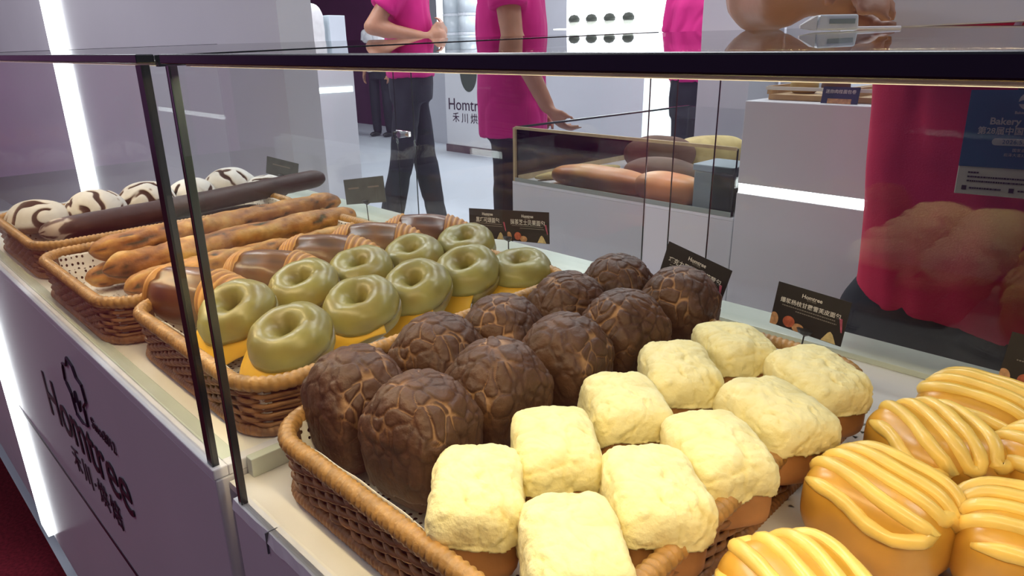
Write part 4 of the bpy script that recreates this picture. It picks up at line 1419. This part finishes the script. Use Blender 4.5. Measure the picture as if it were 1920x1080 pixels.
def hand_prims(wr, dirv, palmn, curl, side, s=1.0):
    """palm, four unequal bent fingers and a thumb; dirv = direction of the hand, palmn = palm side normal"""
    d, n = Vector(dirv).normalized(), Vector(palmn).normalized()
    lat = d.cross(n).normalized() * side
    wr = Vector(wr)
    P = []
    for k in range(4):
        a = wr + d * 0.012 * s + lat * ((k - 1.5) * 0.014 * s)
        b = wr + d * (0.088 if k in (1, 2) else 0.080) * s + lat * ((k - 1.5) * 0.0195 * s)
        P.append(('cap', a, 0.015 * s, b, 0.0115 * s))
        L = (0.062, 0.074, 0.068, 0.052)[k] * s
        q, dd = b, d
        for j, (fr, r0, r1) in enumerate(((0.42, 0.0098, 0.0088), (0.32, 0.0088, 0.0080), (0.26, 0.0080, 0.0068))):
            ang = curl * (0.7, 1.0, 0.8)[j] + 0.06 * k
            dd = (dd * math.cos(ang) + n * math.sin(ang)).normalized()
            n2 = (n - dd * n.dot(dd)).normalized()
            e = q + dd * L * fr
            P.append(('cap', q, r0 * s, e, r1 * s))
            q = e
    t0 = wr + d * 0.022 * s - lat * 0.022 * s
    t1 = t0 + (d * 0.6 - lat * 0.7 + n * 0.35).normalized() * 0.042 * s
    t2 = t1 + (d * 0.9 - lat * 0.15 + n * 0.45).normalized() * 0.032 * s
    t3 = t2 + (d * 0.9 + lat * 0.1 + n * 0.4).normalized() * 0.025 * s
    P += [('cap', t0, 0.014 * s, t1, 0.011 * s), ('cap', t1, 0.011 * s, t2, 0.0095 * s), ('cap', t2, 0.0095 * s, t3, 0.0078 * s)]
    return P
def person(label, loc, rz, scale, shirt, armL, armR, vox=0.011, hem=0.90, curl=0.35, legs=None, stance=0.0, fs=1.0, lean=0.0):
    """armX = (shoulder, elbow, wrist, hand direction, palm normal); x>0 is the person's left, front is -y"""
    r = empty('person', loc, rz, label, 'person')
    r.scale = (scale,) * 3
    legs = legs or (((0.095, 0, 0.90), (0.105, -0.01, 0.49), (0.11, 0.01, 0.09)), ((-0.095, 0, 0.90), (-0.105, -0.01, 0.49), (-0.11, 0.01, 0.09)))
    tx = lambda z: -lean * max(0, z - 0.95)           # lean of the trunk forward
    hz = 1.585
    B = [('ell', (0, tx(1.6), 1.605), (0.074, 0.092, 0.108)), ('ell', (0, tx(1.55) - 0.03, 1.545), (0.052, 0.058, 0.06)),
         ('cap', (0, tx(1.40) + 0.01, 1.40), 0.062, (0, tx(1.53), 1.53), 0.052), ('ell', (0, tx(1.58) - 0.096, 1.583), (0.013, 0.016, 0.022)),
         ('ell', (0.076, tx(1.6) + 0.005, 1.595), (0.012, 0.02, 0.03)), ('ell', (-0.076, tx(1.6) + 0.005, 1.595), (0.012, 0.02, 0.03)),
         ('cap', (-0.016, tx(1.54) - 0.082, 1.535), 0.009, (0.016, tx(1.54) - 0.082, 1.535), 0.009),
         ('loft', [(0, 0, 0.88, 0.14, 0.095), (0, tx(1.05), 1.05, 0.145, 0.098), (0, tx(1.25), 1.25, 0.165, 0.105), (0, tx(1.40), 1.40, 0.16, 0.085), (0, tx(1.45), 1.45, 0.07, 0.05)])]
    for A, sd in ((armL, 1), (armR, -1)):
        sh, el, wr, hd, pn = A
        B += [('cap', sh, 0.052, el, 0.040), ('cap', el, 0.042, wr, 0.028)]
        m_ = Vector(el).lerp(Vector(wr), 0.3)
        B.append(('cap', el, 0.040, m_, 0.044))
        B += hand_prims(wr, hd, pn, curl, sd)
    for L in legs:
        B += [('cap', L[0], 0.058, L[1], 0.048), ('cap', L[1], 0.05, L[2], 0.036)]
    link('body', remesh(B, vox, 3), SKIN, r)
    S = [('loft', [(0, 0.0, hem, 0.178, 0.130), (0, tx(1.0), 1.0, 0.176, 0.128), (0, tx(1.2), 1.20, 0.186, 0.132), (0, tx(1.36), 1.36, 0.196, 0.120), (0, tx(1.43), 1.43, 0.165, 0.09), (0, tx(1.47), 1.47, 0.075, 0.068)])]
    for A in (armL, armR):
        sh, el = Vector(A[0]), Vector(A[1])
        e = sh.lerp(el, 0.62 * fs)
        S += [('cap', sh + Vector((-sh.x * 0.25, 0, -0.005)), 0.070, sh, 0.072), ('cone', sh, 0.072, e, 0.074)]
    me = remesh(S, 0.012, 3)
    fold(me, 0.010, 9, scale * 7 + loc[0])
    link('polo_shirt', me, shirt, r)
    T = [('loft', [(0, 0, 0.80, 0.160, 0.118), (0, 0, 0.90, 0.168, 0.122), (0, 0, hem + 0.06, 0.160, 0.118)])]
    for L in legs:
        T += [('cap', L[0], 0.076, L[1], 0.070), ('cap', L[1], 0.072, L[2], 0.062)]
    me = remesh(T, 0.013, 3)
    fold(me, 0.007, 8, loc[1])
    link('trousers', me, TROU, r)
    for L in legs:
        a = L[2]
        link('shoe', remesh([('ell', (a[0], a[1] - 0.05, 0.035), (0.045, 0.135, 0.036)), ('ell', (a[0], a[1] + 0.02, 0.055), (0.043, 0.06, 0.05))], 0.010, 2), SHOE, r)
    H = [('ell', (0, tx(1.62) + 0.014, 1.632), (0.083, 0.096, 0.096)), ('ell', (0, tx(1.56) + 0.045, 1.58), (0.074, 0.066, 0.09))]
    link('hair', remesh(H, 0.010, 2), HAIR, r)
    for sx in (-1, 1):
        MB().lathe([(0, -0.009), (0.008, -0.006), (0.0105, 0), (0.008, 0.006), (0, 0.009)], 10, (sx * 0.031, tx(1.6) - 0.088, 1.612)).build('eye', mat('dark_eye', (0.02, 0.015, 0.012), 0.2), r, True)
    return r
hang = lambda s: ((s * 0.185, 0, 1.40), (s * 0.225, 0.02, 1.12), (s * 0.21, -0.07, 0.88), (0, -0.15, -1), (-s, 0, 0))
# left pink shirt, turned to the right, arms folded
person('person in a pink shirt and black trousers with folded arms, left of the sign board', (-3.72, 2.84, 0), math.radians(135), 1.15, PINK,
       ((0.185, 0, 1.40), (0.24, -0.05, 1.17), (0.02, -0.19, 1.17), (-1, 0.0, 0.1), (0, 1, 0)),
       ((-0.185, 0, 1.40), (-0.26, 0.15, 1.185), (-0.17, -0.12, 1.13), (0.6, -0.8, 0.0), (0.6, 0.6, 0)), hem=0.925,
       legs=(((0.095, 0, 0.90), (0.10, -0.04, 0.49), (0.11, -0.10, 0.09)), ((-0.095, 0, 0.90), (-0.10, 0.06, 0.49), (-0.11, 0.16, 0.09))))
# second pink shirt, turned to the right, forearm reaching to the low case
person('person in a long pink shirt with bare forearm lowered, behind the low glass case', (-2.17, 2.20, 0), math.radians(125), 1.10, PINK,
       hang(1), ((-0.185, 0, 1.41), (-0.23, -0.04, 1.16), (-0.20, -0.16, 0.925), (0.1, -0.6, -0.8), (0.3, -0.6, 0.5)), hem=0.80, curl=0.6)
# third pink shirt, back turned, beside the glowing board
person('person in a magenta shirt with back turned, beside the glowing board', (-2.09, 3.62, 0), math.radians(165), 1.06, PINK, hang(1), hang(-1), hem=0.99)
# far dark trousers
person('person in a white shirt and dark trousers standing far back at the left', (-8.8, 6.15, 0), math.radians(20), 1.03, WSH, hang(1), hang(-1), vox=0.016)
# near right: pink shirt with warm light coloured in, facing the cases, right elbow on the glass top
near = person('person in a pink shirt tinted red by warm light and black apron trousers leaning over the right case', (-0.205, 1.245, 0), math.radians(-8), 1.0, PINKW,
       ((0.185, -0.06, 1.38), (0.30, -0.16, 1.20), (0.16, -0.30, 1.34), (-0.8, -0.5, 0.1), (-0.2, 0.6, -0.6)),
       ((-0.185, -0.06, 1.38), (-0.190, -0.375, 1.300), (-0.085, -0.485, 1.284), (0.88, -0.30, 0.20), (0.15, -0.30, -0.94)),
       vox=0.007, hem=0.835, curl=0.62, lean=0.10, fs=0.8)
ap = remesh([('loft', [(0, -0.01, 0.42, 0.205, 0.135), (0, 0, 0.70, 0.200, 0.138), (0, 0, 0.82, 0.192, 0.134), (0, 0, 0.87, 0.168, 0.122)])], 0.012, 3)
fold(ap, 0.008, 8, 2.0)
link('black_apron', ap, TROU, near)

# ------------------------------------------------------------------ what the near person wears and handles
def badge():
    w, h = 0.118, 0.132
    r = empty('exhibition_badge', (-0.163, 1.062, 1.053), label='blue and white exhibition badge hanging on the warm-tinted pink shirt', cat='badge', rot=(math.radians(-3), math.radians(-2), 0))
    WARMP = mat('warm_lit_badge_paper', (0.90, 0.80, 0.64), 0.4)  # white badge paper with the warm light put into its colour
    BLU = mat('steel_blue_print', (0.055, 0.19, 0.33), 0.35, var=0.10, vscale=12)
    MB().box(-w / 2, w / 2, -0.001, 0.001, 0, h).build('card', WARMP, r, bevel=0.0008)
    MB().box(-w / 2, w / 2, -0.0016, -0.001, 0.036, h).build('blue_panel', BLU, r)
    y = -0.0019
    RX = (PI / 2, 0, 0)
    c = (0.004, h - 0.0135)
    MB().rings([[(c[0] + 0.0105 * math.cos(2 * PI * k / 32), yy, c[1] + 0.0105 * math.sin(2 * PI * k / 32)) for k in range(32)] for yy in (y, -0.0016)]).build('round_emblem', PRINTW, r)
    sw = [(-0.0105, -0.0035), (-0.004, -0.0035), (0.002, -0.0012), (0.0085, 0.0056), (0.003, 0.0035), (0.001, 0.002), (-0.002, 0.0026), (-0.0035, 0.0014), (-0.007, 0.001), (-0.0105, -0.001)]
    V = [(c[0] + a, yy, c[1] + b) for yy in (y - 0.0003, y) for a, b in sw]
    MB().rings([V[:10], V[10:]]).build('emblem_stroke', BLU, r)
    text('emblem_lettering', 'Bakery China', 0.0046, PRINTW, r, (0.004, y, h - 0.0275), RX, bold=0.0001, ext=0.0001)
    text('title_lettering', 'Bakery China', 0.0118, PRINTW, r, (-0.001, y, h - 0.0385), RX, bold=0.0003, ext=0.0001)
    text('chinese_title', '第28届中国国际焙烤展', 0.0098, PRINTW, r, (0.0045, y, h - 0.0505), RX, bold=0.0002, ext=0.0001)
    pl = []
    for k in range(24):
        a = 2 * PI * k / 24
        pl.append((0.006 + (0.0285 if math.cos(a) > 0 else -0.0285) + 0.0044 * math.cos(a), 0.0044 * math.sin(a)))
    MB().rings([[(a, yy, h - 0.0635 + b) for a, b in pl] for yy in (y, -0.0016)]).build('date_pill', PRINTW, r)
    text('date_lettering', '2026.5.20~23', 0.0072, BLU, r, (0.006, y - 0.0002, h - 0.0635), RX, ext=0.0001, spacing=1.1)
    text('place_lettering', '国家会展中心', 0.0046, PRINTW, r, (0.010, y, h - 0.0735), RX, ext=0.0001)
    text('place_lettering', '崧泽大道333号', 0.0046, PRINTW, r, (0.003, y, h - 0.0795), RX, ext=0.0001)
    g = MB()
    rr = random.Random(5)
    for z, a, b in ((0.0275, -0.047, -0.035), (0.0220, -0.047, 0.05), (0.0165, -0.047, 0.035), (0.0075, -0.043, -0.008), (0.0075, 0.010, 0.045)):
        x = a
        while x < b:
            l = rr.uniform(0.0012, 0.0032)
            g.box(x, min(b, x + l), -0.0013, -0.001, z, z + 0.0020)
            x += l + 0.0005
    for x in (-0.0515, 0.0005):
        g.box(x, x + 0.0055, -0.0013, -0.001, 0.0055, 0.0112)
    g.build('small_print', mat('brown_black_print', (0.06, 0.045, 0.04), 0.5), r)
    MB().box(-0.010, 0.010, -0.0015, 0.0015, h, h + 0.012).build('clip', CHROME, r, bevel=0.0006)
    for sx in (-1, 1):
        MB().tube([(sx * 0.004, 0.001, h + 0.011), (sx * 0.030, -0.010, h + 0.12), (sx * 0.055, -0.005, h + 0.26), (sx * 0.065, 0.09, h + 0.31)], 0.004, 6).build('lanyard', mat('pale_lanyard', (0.45, 0.30, 0.42), 0.6), r, True)
badge()
def notebook():
    r = empty('notepad', (-0.120, 0.815, 1.2595), label='large white notepad held up behind the hand on the glass top', cat='notepad', rot=(math.radians(-14), math.radians(-1.5), math.radians(3)))
    PAP = mat('white_paper', (0.66, 0.64, 0.66), 0.6, var=0.03, vscale=5)
    MB().box(-0.150, 0.20, 0.0, 0.0035, 0.0, 0.24).build('pages', PAP, r, bevel=0.0008)
    MB().box(-0.150, 0.20, 0.0036, 0.0050, 0.0, 0.24).build('back_board', mat('grey_plum_board', (0.20, 0.12, 0.16), 0.6), r)
    text('lettering', 'Homtree', 0.010, INK, r, (-0.118, -0.0006, 0.031), ext=0.0002)
notebook()
def clip():
    r = empty('plastic_cap', (-0.2520, 0.648, 1.2578), label='small clear white plastic cap lying under the fingers on the glass top', cat='cap', rot=(0, 0, math.radians(40)))
    PL = mat('milky_plastic', (0.66, 0.69, 0.70), 0.18, var=0.06, vscale=60)
    MB().hexa([(-0.014, -0.008, -0.006), (0.021, -0.008, -0.006), (0.021, 0.008, -0.006), (-0.014, 0.008, -0.006),
               (-0.012, -0.0065, 0.0065), (0.020, -0.0065, 0.0065), (0.020, 0.0065, 0.0065), (-0.012, 0.0065, 0.0065)]).build('body', PL, r, bevel=0.0015)
    MB().rings([[(-0.014, a * 0.007, b * 0.0058) for a, b in ((-1, -1), (1, -1), (1, 1), (-1, 1))], [(-0.026, a * 0.002, b * 0.0012 - 0.003) for a, b in ((-1, -1), (1, -1), (1, 1), (-1, 1))]]).build('pointed_tip', PL, r)
    MB().box(-0.004, 0.017, -0.0083, -0.0074, -0.001, 0.003).build('grey_window', mat('grey_window_plastic', (0.25, 0.30, 0.30), 0.3), r)
    MB().tube([(0.021, 0, -0.0045), (0.060, 0.004, -0.0045)], 0.0014, 8).build('white_rod', mat('white_rod_plastic', (0.75, 0.72, 0.74), 0.3), r)
clip()
